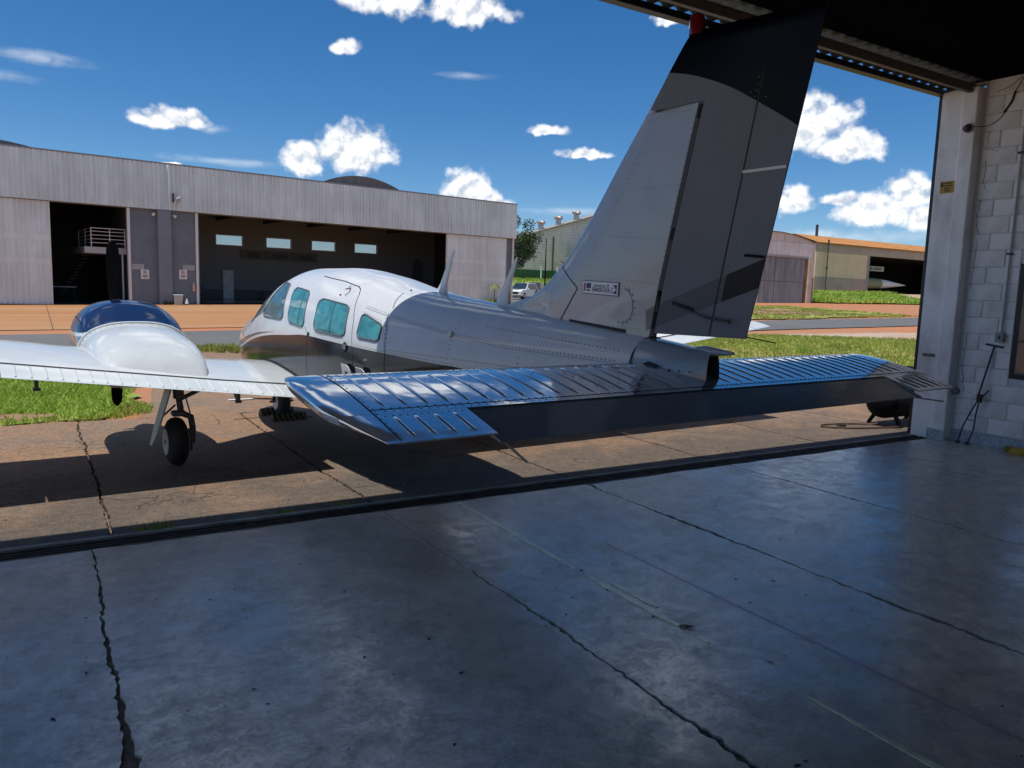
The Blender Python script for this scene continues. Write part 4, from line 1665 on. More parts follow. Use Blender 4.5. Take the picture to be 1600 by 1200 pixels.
# maker's plate on the fin
x0, z0_ = 3.88, 1.725
pm = frame4((x0, -(fin_half(z0_, x0) + .004), z0_), (1, 0, -.035), (0, 0, 1))
g = MB()
g.box((-.165, -.042, -.002), (.165, .042, .001))
plate = g.obj('maker_plate', mat('plate rim', (.10, .14, .20), .4), AP)
plate.matrix_local = pm
g = MB()
g.box((-.159, -.036, .001), (.159, .036, .003))
g.obj('plate_face', mat('plate face', (.80, .82, .86), .4), plate)
M_pb = mat('plate navy', (.02, .04, .16), .5)
M_pr = mat('plate red', (.50, .025, .03), .5)
g = MB()
g.prism([(-.150, -.026, .003), (-.135, -.026, .003), (-.130, .026, .003), (-.145, .026, .003)], (0, 0, .001))
g.obj('red_bar', M_pr, plate)
g = MB()
g.box((-.122, -.006, .003), (-.082, .026, .004))
for k_ in range(4):
    g.box((-.126 + k_ * .011, -.024, .003), (-.119 + k_ * .011, -.011, .004))
g.obj('blue_bars', M_pb, plate)
g = MB()
g.prism([(.106, .024, .003), (.150, .024, .003), (.150, -.002, .003), (.142, -.002, .003), (.118, .022, .003)], (0, 0, .001))
g.prism([(.106, .012, .003), (.122, -.001, .003), (.106, -.001, .003)], (0, 0, .001))
g.prism([(.106, -.024, .003), (.120, -.024, .003), (.106, -.006, .003)], (0, 0, .001))
g.prism([(.118, -.028, .003), (.150, -.028, .003), (.150, -.006, .003), (.140, -.006, .003)], (0, 0, .001))
g.obj('emblem', M_pb, plate)
text_mesh('lettering', 'seneca II', .031, M_pb, plate, Matrix.Translation((.012, .014, .003)), .0008, .0003, 1.28)
text_mesh('lettering', 'EMBRAER', .031, M_pb, plate, Matrix.Translation((.012, -.014, .003)), .0008, .0003, 1.28)
g = MB()
g.box((-.07, -.0008, .003), (.098, .0008, .004))
g.obj('rule', M_pb, plate)

# ---- tail cone over the stabilator
g = MB()
rows = []
for u, w, zt, zb in ((4.275, .178, 1.452, 1.05), (4.40, .162, 1.44, 1.10), (4.52, .143, 1.428, 1.14), (4.60, .122, 1.42, 1.17), (4.66, .096, 1.414, 1.185), (4.70, .072, 1.410, 1.19), (4.725, .052, 1.405, 1.195)):
    row = []
    for a in np.linspace(0, math.pi, 19):
        c_, s_ = math.cos(a), math.sin(a)
        row.append((u + (.0), w * math.copysign(abs(c_)**.62, c_), zb + (zt - zb) * abs(s_)**.62))
    rows.append(row)
g.grid(rows)
cone = g.obj('tail_cone', M_cone, AP, smooth=40)
g = MB()
g.grid([[(4.725, q[1] * .97, q[2]) for q in rows[-1]], [(4.64, q[1] * .9, 1.19 + (q[2] - 1.19) * .9) for q in rows[-1]], [(4.6, 0, 1.25)] * 19])
g.obj('cone_mouth', M_seam, cone)
g = MB()
g.lathe((4.60, 0, 1.405), (1, 0, .02), [(0, .02), (.06, .03), (.12, .024), (.2, .014), (.25, .009)], 12)
g.obj('cone_spike', M_cone, cone, smooth=50)
g = MB()
g.prism([(4.34, -.171, 1.255), (4.36, -.174, 1.31), (4.42, -.168, 1.335), (4.48, -.160, 1.32), (4.505, -.157, 1.25)], (0, -.006, 0))
g.obj('horn_opening', M_seam, cone)
for x in (4.55, 4.61, 4.67):
    g = MB()
    g.lathe((x, -.118 - (4.67 - x) * .22, 1.30), (0, -1, .15), [(0, .006), (.003, .005)], 8)
    g.obj('screw', M_seam, cone)
g = MB()
g.tube([(4.274 + .002, .187 * math.copysign(abs(math.cos(a))**.95, math.cos(a)), 1.22 + (.237 if math.sin(a) > 0 else .2) * math.copysign(abs(math.sin(a))**.95, math.sin(a))) for a in np.linspace(-.6, 3.74, 26)], .004, 5)
g.obj('panel_seam', M_seam, cone)

# ---- stabilator
INC = .166
CI, SI = math.cos(INC), math.sin(INC)
SO = np.array([4.2628, -.055, 1.3085 - .008])


def sp(c, v, t_):
    """stabilator point: chord position, span position, height off the chord plane"""
    return SO + np.array([c * CI + t_ * SI, v, -c * SI + t_ * CI])


def s_half(c):
    x = max(0.0, (c + .0) / .83)
    return .83 * .105 / .2 * (.2969 * math.sqrt(x) - .126 * x - .3516 * x * x + .2843 * x**3 - .1030 * x**4)


HS = ([-.03, 0, .04, .15, .45, .62, .82], [1.98, 2.04, 2.085, 2.105, 2.10, 2.055, 1.985])


def hs(c):
    return float(pchip(HS[0], HS[1], c))


def tipk(c, v):
    e = (abs(v) - (hs(c) - .075)) / .075
    return math.sqrt(max(.015, 1 - max(0, e)**2))


cs = .575 * (np.linspace(0, 1, 22)**1.7)
e_t = [1, .9985, .996, .992, .987, .981, .974, .967, .962, .955, .93]
es = np.concatenate([[-q for q in e_t], np.linspace(-.9, .9, 49), e_t[::-1]])
g = MB()
rows = []
for e in es:
    up = [sp(c, e * hs(c), s_half(c) * (.62 + .38 * tipk(c, e * hs(c)))) for c in cs[::-1]]
    dn = [sp(c, e * hs(c), s_half(c) * (.6 - 1.6 * tipk(c, e * hs(c)))) for c in cs[1:]]
    rows.append(up + dn)
g.grid(rows, close_u=True)
k = len(rows[0])
g.f.append(tuple(range(k - 1, -1, -1)))
g.f.append(tuple((len(rows) - 1) * k + j for j in range(k)))
stab = g.obj('stabilator', M_stab, AP, smooth=40)
TA, TB = -1.535, 1.545
for sgn, vi in ((-1, TA - .004), (1, TB + .004)):
    g = MB()
    rows = []
    for c in np.linspace(.577, .812, 9):
        vo = sgn * hs(c)
        vs_ = np.linspace(vi, vo, 14)
        hv = lambda v: max(.003, s_half(c)) * (tipk(c, v) if abs(v) > 1.8 else 1)
        hu = lambda v: max(.003, s_half(c)) * (.62 + .38 * tipk(c, v) if abs(v) > 1.8 else 1)
        rows.append([sp(c, v, hu(v)) for v in vs_] + [sp(c, v, -max(.003, s_half(c)) if abs(v) <= 1.8 else max(.003, s_half(c)) * (.6 - 1.6 * tipk(c, v))) for v in vs_[::-1]])
    g.grid(rows, close_u=True)
    g.f.append(tuple(8 * 28 + j for j in range(28)))
    g.obj('trailing_panel', M_stab, stab, smooth=40)
TD = math.radians(6.5)


def tp(c, v, t_):
    d = c - .585
    return sp(.585 + d * math.cos(TD) + t_ * math.sin(TD), v, -d * math.sin(TD) + t_ * math.cos(TD))


g = MB()
rows = []
for c in np.linspace(.588, .835, 7):
    f_ = (c - .588) / .247
    h_ = .022 * (1 - f_) + .0025
    rows.append([tp(c, v, h_) for v in np.linspace(TA, TB, 30)] + [tp(c, v, -h_) for v in np.linspace(TA, TB, 30)[::-1]])
g.grid(rows, close_u=True)
g.f.append(tuple(range(59, -1, -1)))
g.f.append(tuple(6 * 60 + j for j in range(60)))
tab = g.obj('trim_tab', M_tab, stab, smooth=30)
g = MB()
g.grid([[sp(.579, v, s_half(.579) + .0012) for v in np.linspace(TA, TB, 20)], [sp(.591, v, s_half(.591) + .0012) for v in np.linspace(TA, TB, 20)]])
g.obj('hinge_gap', M_seam, stab, recalc=False)


def bead_mesh(c0, c1, w, h, nm):
    mb = MB()
    rows = []
    for c in np.linspace(c0, c1, 11):
        f_ = min(1, min(c - c0, c1 - c) / .03)
        k_ = math.sqrt(max(0, 1 - (1 - f_)**2))
        rows.append([sp(c, w * math.cos(a) * max(.05, k_), s_half(c) - .0006 + h * k_ * math.sin(a)) - SO for a in np.linspace(0, math.pi, 7)])
    mb.grid(rows)
    me = mb.mesh(nm, recalc=True)
    me.materials.append(M_stab)
    sm(me, 80)
    return me


bead = bead_mesh(.115, .525, .0105, .0052, 'bead')
bead2 = bead_mesh(.605, .785, .0105, .006, 'bead')
v = -1.865
while v < 1.9:
    if abs(v + .06) > .13:
        o = link('bead', bead, stab)
        o.location = SO + np.array([0, v, 0])
    v += .0955
for v in (-1.87, -1.785, -1.70, -1.615, 1.615, 1.70, 1.785, 1.87):
    o = link('bead', bead2, stab)
    o.location = SO + np.array([0, v, 0])
g = MB()
for (c_, a, b_) in ((.103, -1.93, 1.93), (.54, -1.94, 1.94)):
    vs_ = np.linspace(a, b_, 60)
    g.grid([[sp(c_ - .0025, v, s_half(c_ - .0025) + .0009) for v in vs_], [sp(c_ + .0025, v, s_half(c_ + .0025) + .0009) for v in vs_]])
for sgn in (-1, 1):
    cc = np.linspace(.0, .80, 20)
    g.grid([[sp(c, sgn * (1.945 - .02 * c), s_half(c) + .0012) for c in cc], [sp(c, sgn * (1.951 - .02 * c), s_half(c) + .0012) for c in cc]])
for v in (-.60, -.95, .62):
    cc = np.linspace(.003, .103, 8)
    g.grid([[sp(c, v, s_half(c) + .0014) for c in cc], [sp(c, v + .008, s_half(c) + .0014) for c in cc]])
g.obj('panel_seam', M_seam, stab, recalc=False)
rv = MB()
for c_ in (.088, .116, .53, .556):
    for v in np.arange(-1.92, 1.92, .038):
        rivet(rv, sp(c_, v, s_half(c_) + .0002), (SI, 0, CI), .005, .002)
for sgn in (-1, 1):
    for c_ in np.arange(.1, .78, .04):
        rivet(rv, sp(c_, sgn * 1.925, s_half(c_) + .0002), (SI, 0, CI), .005, .002)
for v in list(np.arange(-1.9, -1.56, .03)) + list(np.arange(1.57, 1.92, .03)):
    for c_ in (.60, .81):
        rivet(rv, sp(c_, v, s_half(c_) + .0004), (SI, 0, CI), .0045, .002)
for v in (-1.2, -.5, .2, .9):
    for c_ in np.arange(.61, .82, .04):
        rivet(rv, tp(c_, v + (c_ - .6) * .0, .022 * (1 - (c_ - .588) / .247) + .003), (SI, 0, CI), .0045, .002)
o = rv.obj('rivets', M_rivet, stab, recalc=False)
o['kind'] = 'stuff'
for p0_, p1_ in ((tp(.80, TA + .03, -.01), tp(.90, TA + .09, -.06)), (tp(.82, TB - .03, -.01), tp(.92, TB + .10, -.0))):
    g = MB()
    g.tube([p0_, p1_], .005, 6)
    g.obj('static_wick', mat('wick grey', (.25, .25, .25), .5), stab)
g = MB()
g.tube([rud((fin_te(1.49), 0, 1.49)), rud((fin_te(1.49) + .16, 0, 1.47))], .003, 5)
g.obj('static_wick', M_blk, rudder)
g = MB()
g.tube([(4.16, 0, 1.05), (4.235, 0, .985), (4.265, 0, .975), (4.285, 0, .99), (4.275, 0, 1.06)], .010, 8)
g.obj('tail_skid', mat('skid grey', (.20, .22, .22), .4, metal=.4), AP, smooth=50)

# ---- wings
def foil(c):
    m_, p_ = .02, .4
    yc_ = m_ / p_**2 * (2 * p_ * c - c * c) if c < p_ else m_ / (1 - p_)**2 * ((1 - 2 * p_) + 2 * p_ * c - c * c)
    yt = 5 * .15 * (.2969 * math.sqrt(c) - .126 * c - .3516 * c * c + .2843 * c**3 - .1036 * c**4)
    return yc_ + yt, yc_ - yt


def wing_xz(av):
    le = -.80 - .45 * sstepf(1.5 - av, 0, .95)
    return le, .80, .655 + (av - .6) * .123


def wp(av, c, which, side, dt=0.0):
    le, te, zt_ = wing_xz(av)
    ch = te - le
    tw = math.radians(2.2 - 2.5 * max(0, av - 3) / 3)
    u_, l_ = foil(min(1, max(0, c)))
    zz = (u_ if which > 0 else l_) * 1.6
    return np.array([te - (1 - c) * ch, side * av, zt_ + (1 - c) * ch * math.tan(tw) + zz + dt])


for side in (-1, 1):
    avs = np.concatenate([np.linspace(.5, 1.6, 10), np.linspace(1.8, 5.75, 20), [5.84, 5.90, 5.93]])
    cc = np.linspace(0, 1, 26)**1.6 * .805
    g = MB()
    rows = []
    for av in avs:
        k_ = 1.0 if av <= 5.75 else math.sqrt(max(.03, 1 - ((av - 5.75) / .185)**2))
        mid = [(wp(av, c, 1, side) + wp(av, c, -1, side)) / 2 for c in cc]
        up = [mid[i] + (wp(av, cc[i], 1, side) - mid[i]) * k_ for i in range(len(cc))]
        dn = [mid[i] + (wp(av, cc[i], -1, side) - mid[i]) * k_ for i in range(len(cc))]
        rows.append(up[::-1] + dn[1:])
    g.grid(rows, close_u=True)
    k = len(rows[0])
    g.f.append(tuple((len(rows) - 1) * k + j for j in range(k)))
    wing = g.obj('wing', M_wing, AP, smooth=35)
    for nm, a0, a1 in (('flap', .66, 3.02), ('aileron', 3.04, 5.55), ('wing_tip_edge', 5.56, 5.86)):
        g = MB()
        rows = []
        for av in np.linspace(a0, a1, 12):
            cx = np.linspace(.818, 1.0, 6)
            rows.append([wp(av, c, 1, side, .0) for c in cx] + [wp(av, c, -1, side, .0) for c in cx[::-1]])
        g.grid(rows, close_u=True)
        g.f.append(tuple(range(11, -1, -1)))
        g.f.append(tuple(11 * 12 + j for j in range(12)))
        fl = g.obj(nm, M_wing, AP, smooth=35)
        if nm != 'wing_tip_edge' and side < 0:
            bm_ = None
            av = a0 + .07
            while av < min(a1, 3.6) - .04:
                g = MB()
                rows = []
                for c in np.linspace(.832, .978, 5):
                    rows.append([wp(av + .009 * math.cos(a), c, 1, side, .0055 * math.sin(a) - .0004) for a in np.linspace(0, math.pi, 5)])
                g.grid(rows)
                g.obj('bead', M_wing, fl, smooth=80)
                av += .1
    g = MB()
    g.grid([[wp(av, .80, 1, side, .0012) for av in np.linspace(.62, 5.8, 20)], [wp(av, .822, 1, side, .0005) for av in np.linspace(.62, 5.8, 20)]])
    g.grid([[wp(av, .806, 1, side, -.012) for av in np.linspace(.62, 5.8, 20)], [wp(av, .815, -1, side, .0) for av in np.linspace(.62, 5.8, 20)]])
    g.obj('hinge_gap', M_seam, wing, recalc=False)
    # rubber fillet at the root
    g = MB()
    q = []
    for c in np.linspace(.12, .97, 26):
        x = wp(.6, c, 1, side)
        av = min(.66, vside(float(x[0]), float(x[2])) + .006)
        q.append(wp(max(.5, av), c, 1, side, .006))
    g.tube(q, .011, 6)
    g.obj('root_seal', M_blk, wing, smooth=60)
    for av in (1.33, 2.80):
        g = MB()
        p_ = wp(av, .93, -1, side)
        g.prism([p_ + (-.10, -.012, .01), p_ + (.06, -.012, .01), p_ + (.055, -.012, -.075), p_ + (.02, -.012, -.08)], (0, .024, 0))
        g.tube([p_ + (.04, -.025, -.07), p_ + (.04, .025, -.07)], .012, 8)
        g.obj('flap_bracket', M_strut, wing)
    # ---- engine nacelle
    NU = [-1.96, -1.88, -1.65, -1.3, -1.0, -.82, -.66, -.3, 0, .3, .47]
    NZT = [1.30, 1.375, 1.435, 1.468, 1.45, 1.375, 1.285, 1.225, 1.15, 1.02, .84]
    NZB = [1.04, .93, .82, .74, .71, .70, .70, .71, .73, .77, .80]
    NH = [.24, .34, .435, .485, .49, .49, .485, .48, .46, .425, .38]
    g = MB()
    uu = np.concatenate([np.linspace(-1.96, -1.8, 8), np.linspace(-1.77, .47, 60)])
    rows = []
    for u in uu:
        zt_, zb_, h_ = (float(pchip(NU, y, u)) for y in (NZT, NZB, NH))
        zc_ = zb_ + (zt_ - zb_) * .42
        nn = 2.5 + .9 * sstepf(u, -.6, .2)
        row = []
        for a in np.linspace(0, 2 * math.pi, 49)[:-1]:
            c_, s_ = math.cos(a), math.sin(a)
            row.append((u, side * 1.9 + h_ * math.copysign(abs(c_)**(2 / nn), c_), zc_ + ((zt_ - zc_) if s_ > 0 else (zc_ - zb_)) * math.copysign(abs(s_)**(2 / nn), s_)))
        rows.append(row)
    g.grid(rows, close_u=True)
    g.f.append(tuple(range(47, -1, -1)))
    g.f.append(tuple((len(rows) - 1) * 48 + j for j in range(48)))
    nac = g.obj('engine_nacelle', M_nac, AP, smooth=40)
    # cowl joint lip and rivets, vent, exhaust scoop
    def npt(u, a, off):
        zt_, zb_, h_ = (float(pchip(NU, y, u)) for y in (NZT, NZB, NH))
        zc_ = zb_ + (zt_ - zb_) * .42
        c_, s_ = math.cos(a), math.sin(a)
        p_ = np.array([u, side * 1.9 + h_ * math.copysign(abs(c_)**.8, c_), zc_ + ((zt_ - zc_) if s_ > 0 else (zc_ - zb_)) * math.copysign(abs(s_)**.8, s_)])
        nn = unit((.25 if -1.1 < u < .4 else 0, c_ / h_, s_ / (zt_ - zc_)))
        return p_ + nn * off, nn
    g = MB()
    A = [npt(-.60 - .06 * math.cos(a)**2, a, .007)[0] for a in np.linspace(-.25, math.pi + .25, 40)]
    g.tube(A, .010, 6)
    g.obj('cowl_lip', M_wing, nac, smooth=60)
    rv = MB()
    for a in np.linspace(.2, math.pi - .2, 22):
        p_, nn = npt(-.545 - .05 * math.cos(a)**2, a, .0012)
        rivet(rv, p_, nn, .007, .003)
    o = rv.obj('rivets', M_rivet, nac, recalc=False)
    o['kind'] = 'stuff'
    g = MB()
    g.grid([[npt(u, a, .004)[0] for a in np.linspace(1.0, 1.42, 8)] for u in np.linspace(-1.30, -1.03, 6)])
    g.obj('cowl_vent', mat('vent mesh dark', (.02, .022, .025), .5, bump=.6, bscale=120), nac, recalc=False)
    g = MB()
    g.box((-1.62, side * 1.9 - .07, 1.40), (-1.36, side * 1.9 + .05, 1.462), .012)
    g.obj('air_scoop', M_blk, nac)
    for a_ in (.55, 2.6):
        g = MB()
        A_ = [npt(u, a_ - .012, .0025)[0] for u in np.linspace(-1.8, -.72, 24)]
        B_ = [npt(u, a_ + .012, .0025)[0] for u in np.linspace(-1.8, -.72, 24)]
        g.grid([A_, B_])
        g.obj('panel_seam', M_seam, nac, recalc=False)
    # ---- propeller
    HZ = 1.178
    pr_ = g = MB()
    g.lathe((-1.96, side * 1.88, HZ), (-1, 0, 0), [(0, .16), (.10, .155), (.2, .13), (.3, .08), (.37, .02)], 24)
    spn = g.obj('spinner', M_wing, AP, smooth=50)
    for sg_ in (1, -1):
        g = MB()
        rows = []
        for f_ in np.linspace(0, 1, 18):
            r_ = .12 + .795 * f_
            ch = .095 + .060 * math.sin(min(1, f_ * 1.5) * math.pi / 2) - .03 * sstepf(f_, .55, .95)
            ch *= math.sqrt(max(.02, 1 - max(0, (f_ - .86) / .14)**2))
            tw = math.radians(54 - 36 * f_)
            th = .022 * (1 - .7 * f_)
            row = []
            for a in np.linspace(0, 2 * math.pi, 13)[:-1]:
                lx, lt = ch / 2 * math.cos(a), th / 2 * math.sin(a)
                yy = lx * math.cos(tw) - lt * math.sin(tw)
                xx = lx * math.sin(tw) + lt * math.cos(tw)
                row.append((-2.06 + xx * sg_, side * 1.88 + yy, HZ + sg_ * r_))
            rows.append(row)
        g.grid(rows, close_u=True)
        g.f.append(tuple(range(11, -1, -1)))
        g.f.append(tuple(17 * 12 + j for j in range(12)))
        g.obj('propeller_blade', mat('propeller black', (.004, .004, .0055), .7, ior=1.15), AP, smooth=50)
    # ---- main gear
    V0 = side * 1.69
    g = MB()
    R_t, Wt = .222, .088
    g.lathe((0, V0 - Wt, R_t), (0, 1, 0), [(0, .10), (.0, .125), (.010, .165), (.028, .198), (.055, .216), (.088, .222), (.121, .216), (.148, .198), (.166, .165), (.176, .125), (.176, .10)], 40)
    wh = g.obj('wheel', M_rub, AP, smooth=40)
    g = MB()
    g.lathe((0, V0 - .094, R_t), (0, 1, 0), [(0, .105), (.0, .118), (.012, .122), (.17, .122), (.188, .118), (.188, .105)], 24)
    g.obj('rim', M_rim, wh, smooth=40)
    g = MB()
    g.lathe((0, V0 - .10, R_t), (0, 1, 0), [(0, .018), (.02, .034), (.18, .03)], 14)
    g.obj('hub', M_strut, wh)
    ib = -side                                     # towards the fuselage
    g = MB()
    g.tube([(0, V0 + ib * .02, .86), (0, V0 + ib * .03, .62)], .048, 14)
    g.tube([(0, V0 + ib * .03, .62), (0, V0 + ib * .045, .49)], .028, 12)
    st_ = g.obj('oleo_strut', M_strut, AP, smooth=50)
    g = MB()
    g.box((-.05, V0 + ib * .0 - .035, .455), (.05, V0 + ib * .03 + .055, .505), .01)
    g.tube([(0, V0 + ib * .05, .48), (0, V0 + ib * .13, .44), (0, V0 + ib * .145, .34), (0, V0 + ib * .135, .20)], [.03, .03, .028, .03], 10)
    g.tube([(0, V0 + ib * .16, R_t), (0, V0 - ib * .05, R_t)], .018, 10)
    g.box((-.03, V0 + ib * .115 - .02, .13), (.04, V0 + ib * .115 + .02, .33), .008)
    g.obj('wheel_fork', M_strut, st_, smooth=40)
    g = MB()
    g.tube([(.02, V0 + ib * .03, .62), (.11, V0 + ib * .035, .555), (.03, V0 + ib * .05, .50)], .013, 8)
    g.tube([(.03, V0 + ib * .0, .75), (.06, V0 + ib * .08, .62), (.05, V0 + ib * .11, .50), (.02, V0 + ib * .13, .40)], .007, 6)
    g.obj('torque_link', M_strut, st_, smooth=40)
    g = MB()
    g.tube([(-.02, V0 + ib * .03, .60), (-.05, V0 + ib * .35, .74)], .02, 8)
    g.obj('side_brace', M_strut, st_)
    g = MB()
    g.prism([(-.12, V0 - ib * .045, .72), (.10, V0 - ib * .045, .72), (.09, V0 - ib * .17, .30), (.05, V0 - ib * .205, .20), (-.06, V0 - ib * .20, .20), (-.11, V0 - ib * .15, .36)], (0, -ib * .014, .004))
    g.obj('gear_door', M_gdoor, AP)
    g = MB()
    g.tube([(.0, V0 - ib * .11, .46), (.0, V0 + ib * .0, .56)], .009, 6)
    g.obj('door_link', M_strut, AP)

# ---- nose gear
g = MB()
NUX = -2.13
g.lathe((NUX, -.075, .20), (0, 1, 0), [(0, .09), (.0, .11), (.010, .15), (.03, .18), (.075, .20), (.12, .18), (.14, .15), (.15, .11), (.15, .09)], 36)
nw = g.obj('wheel', M_rub, AP, smooth=40)
g = MB()
g.lathe((NUX, -.084, .20), (0, 1, 0), [(0, .09), (.0, .104), (.02, .108), (.14, .108), (.168, .104), (.168, .09)], 24)
g.obj('rim', M_rim, nw, smooth=40)
g = MB()
g.tube([(NUX - .04, 0, .80), (NUX - .01, 0, .44)], .036, 12)
g.tube([(NUX - .01, -.095, .43), (NUX - .01, .095, .43)], .026, 10)
for s_ in (-1, 1):
    g.tube([(NUX - .01, s_ * .095, .44), (NUX, s_ * .098, .20)], .016, 8)
    g.tube([(NUX, s_ * .075, .20), (NUX, s_ * .15, .20)], .014, 8)
g.obj('nose_strut', M_strut, AP, smooth=45)
for s_ in (-1, 1):
    g = MB()
    g.prism([(NUX - .45, s_ * .20, .56), (NUX + .15, s_ * .20, .56), (NUX + .12, s_ * .26, .38), (NUX - .40, s_ * .26, .38)], (0, s_ * .012, 0))
    g.obj('nose_gear_door', M_wing, AP)


def APW(u, v, z):
    """airplane coordinates -> world"""
    a_ = PSI - math.pi / 2
    return (2.7124 + u * math.cos(a_) - v * math.sin(a_), 7.5525 + u * math.sin(a_) + v * math.cos(a_), z)


# chocks and the tow pin at the nose wheel
M_ck = bpy.data.materials.new('hazard stripes')
M_ck.use_nodes = True
t = NT(M_ck.node_tree)
co = t.node('ShaderNodeTexCoord').outputs['Object']
x, y, z = t.sep(co)
s_ = t.math('SINE', t.math('MULTIPLY', t.math('ADD', t.math('ADD', x, y), z), 95))
t.l.new(t.mix(t.math('GREATER_THAN', s_, .35), (.02, .02, .018), (.16, .13, .02)), t.n['Principled BSDF'].inputs['Base Color'])
t.n['Principled BSDF'].inputs['Roughness'].default_value = .7
for u, lab in ((-1.90, 'black and yellow wheel chock behind the nose wheel, nearer the camera'), (-2.36, 'dark wheel chock in front of the nose wheel, mostly hidden by it')):
    w_ = APW(u, 0, 0)
    ck = empty('wheel_chock', (w_[0], w_[1], -.002), PSI - math.pi / 2, lab, 'chock')
    g = MB()
    sg_ = 1 if u > -2.1 else -1
    g.prism([(sg_ * .07, -.20, 0), (-sg_ * .06, -.20, 0), (-sg_ * .05, -.20, .05), (sg_ * .0, -.20, .085), (sg_ * .05, -.20, .05)], (0, .42, 0))
    g.obj('wedge', M_ck, ck)
    g = MB()
    g.tube([(0, .21, .03), (0, .32, .01)], .006, 6)
    g.obj('rope', M_blk, ck)
w_ = APW(-2.13, -.14, .235)
tk = empty('tow_fitting', w_, PSI - math.pi / 2, 'white tow rod fitted to the nose wheel axle', 'tow rod')
g = MB()
g.tube([(0, .0, 0), (-.05, -.22, .01)], .010, 8)
g.obj('pin', M_alu, tk)
g = MB()
g.box((-.08, -.5, -.006), (-.03, -.2, .012), .004)
g.obj('flag', mat('white flag', (.75, .76, .78), .5), tk)
g = MB()
g.tube([(.02, .0, 0), (-.0, .28, 0)], .012, 8)
g.obj('axle_pin', M_blk, tk)
# ------------------------------------------------------------------ corrugated hangar across the road
FA = math.atan2(.0977, .9952)
FH = empty('corrugated_hangar', (.713, 52.054, 0), FA, 'long grey corrugated hangar across the road with two open bays', 'hangar')


def fw(s, off, z=0.0):
    return (.713 + s * math.cos(FA) - off * math.sin(FA), 52.054 + s * math.sin(FA) + off * math.cos(FA), z)


def streaky(name, base, amt, rough=.55, metal=0.0, rust=None):
    m_ = bpy.data.materials.new(name)
    m_.use_nodes = True
    t = NT(m_.node_tree)
    b = t.n['Principled BSDF']
    co = t.node('ShaderNodeTexCoord').outputs['Object']
    k = t.sstep(t.noise(t.vmath('MULTIPLY', co, (1.3, 1.3, .12)), 2.2, 6, .65), .3, .72, 1 - amt, 1 + amt * .55)
    k2 = t.sstep(t.noise(co, .25, 4, .6), .3, .7, .9, 1.08)
    k = t.math('MULTIPLY', k, k2)
    c = t.mix(1.0, (*base, 1), t.comb(k, k, k), 'MULTIPLY')
    if rust:
        d = t.sstep(t.noise(t.vmath('MULTIPLY', co, (1, 1, .5)), 1.1, 7, .68), rust[3], rust[3] + .14)
        c = t.mix(d, c, rust[:3])
    t.l.new(c, b.inputs['Base Color'])
    b.inputs['Roughness'].default_value = rough
    b.inputs['Metallic'].default_value = metal
    MATS[name] = m_
    return m_


M_cor = streaky('weathered corrugated sheet', (.70, .80, .83), .13)
M_cor2 = streaky('pale corrugated sheet', (.74, .82, .85), .10)
M_fgrey = mat('grey render', (.16, .19, .23), .8, var=.12, vscale=.8)
M_fgrey2 = mat('grey pillar render', (.20, .23, .275), .8, var=.1, vscale=.8)
M_fwhite = mat('white painted metal', (.70, .71, .72), .5)
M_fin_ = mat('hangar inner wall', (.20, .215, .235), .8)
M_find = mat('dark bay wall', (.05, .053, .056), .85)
M_ffl = mat('painted hangar floor', (.07, .075, .085), .18)


def corr(s0, s1, z0, z1, off, period=.26, amp=.06, bot=None):
    """trapezoidal sheet in the facade's own axes"""
    mb = MB()
    P_ = []
    x = s0
    while x < s1 - 1e-6:
        for f_, a in ((0, 0), (.12, 1), (.5, 1), (.62, 0)):
            xx = min(s1, x + f_ * period)
            P_.append((xx, off - amp * a))
        x += period
    P_.append((s1, off))
    zb = (lambda s: z0) if bot is None else bot
    mb.grid([[(a, b_, zb(a)) for a, b_ in P_], [(a, b_, z1) for a, b_ in P_]])
    return mb


fa = None
for s0, s1, off in ((-14, 6.36, -.18), (6.38, 33.66, -.23)):
    g = corr(s0, s1, 5.90, 8.66, off)
    q = g.obj('fascia', M_cor, FH, recalc=False)
    g = MB()
    g.box((s0, off - .05, 8.66), (s1, off + .25, 8.75))
    g.obj('capping', mat('capping grey', (.25, .27, .29), .6), q)
g = MB()
g.box((-14, -.10, 5.86), (33.66, .3, 5.95))
g.obj('lintel', mat('lintel grey', (.20, .21, .22), .7), FH)
g = MB()
g.box((33.60, -.2, 5.9), (33.68, 20, 8.7))
g.obj('end_sheet', M_cor2, FH)


def slide_door(s0, s1, m_, zb):
    d = empty('sliding_door')
    d.parent = FH
    for z0, z1 in ((zb, 2.28), (2.66, 3.62), (3.98, 5.88)):
        corr(s0 + .08, s1 - .08, z0, z1, -.02, amp=.055).obj('corrugated_panel', m_, d, recalc=False)
    for z0, z1 in ((2.28, 2.66), (3.62, 3.98)):
        g = MB()
        g.box((s0 + .08, -.06, z0), (s1 - .08, .02, z1))
        g.obj('cross_rail', m_, d)
    for a, b_ in ((s0, s0 + .08), (s1 - .08, s1)):
        g = MB()
        g.box((a, -.07, zb), (b_, .05, 5.88))
        g.obj('edge_post', M_fwhite, d)
    return d


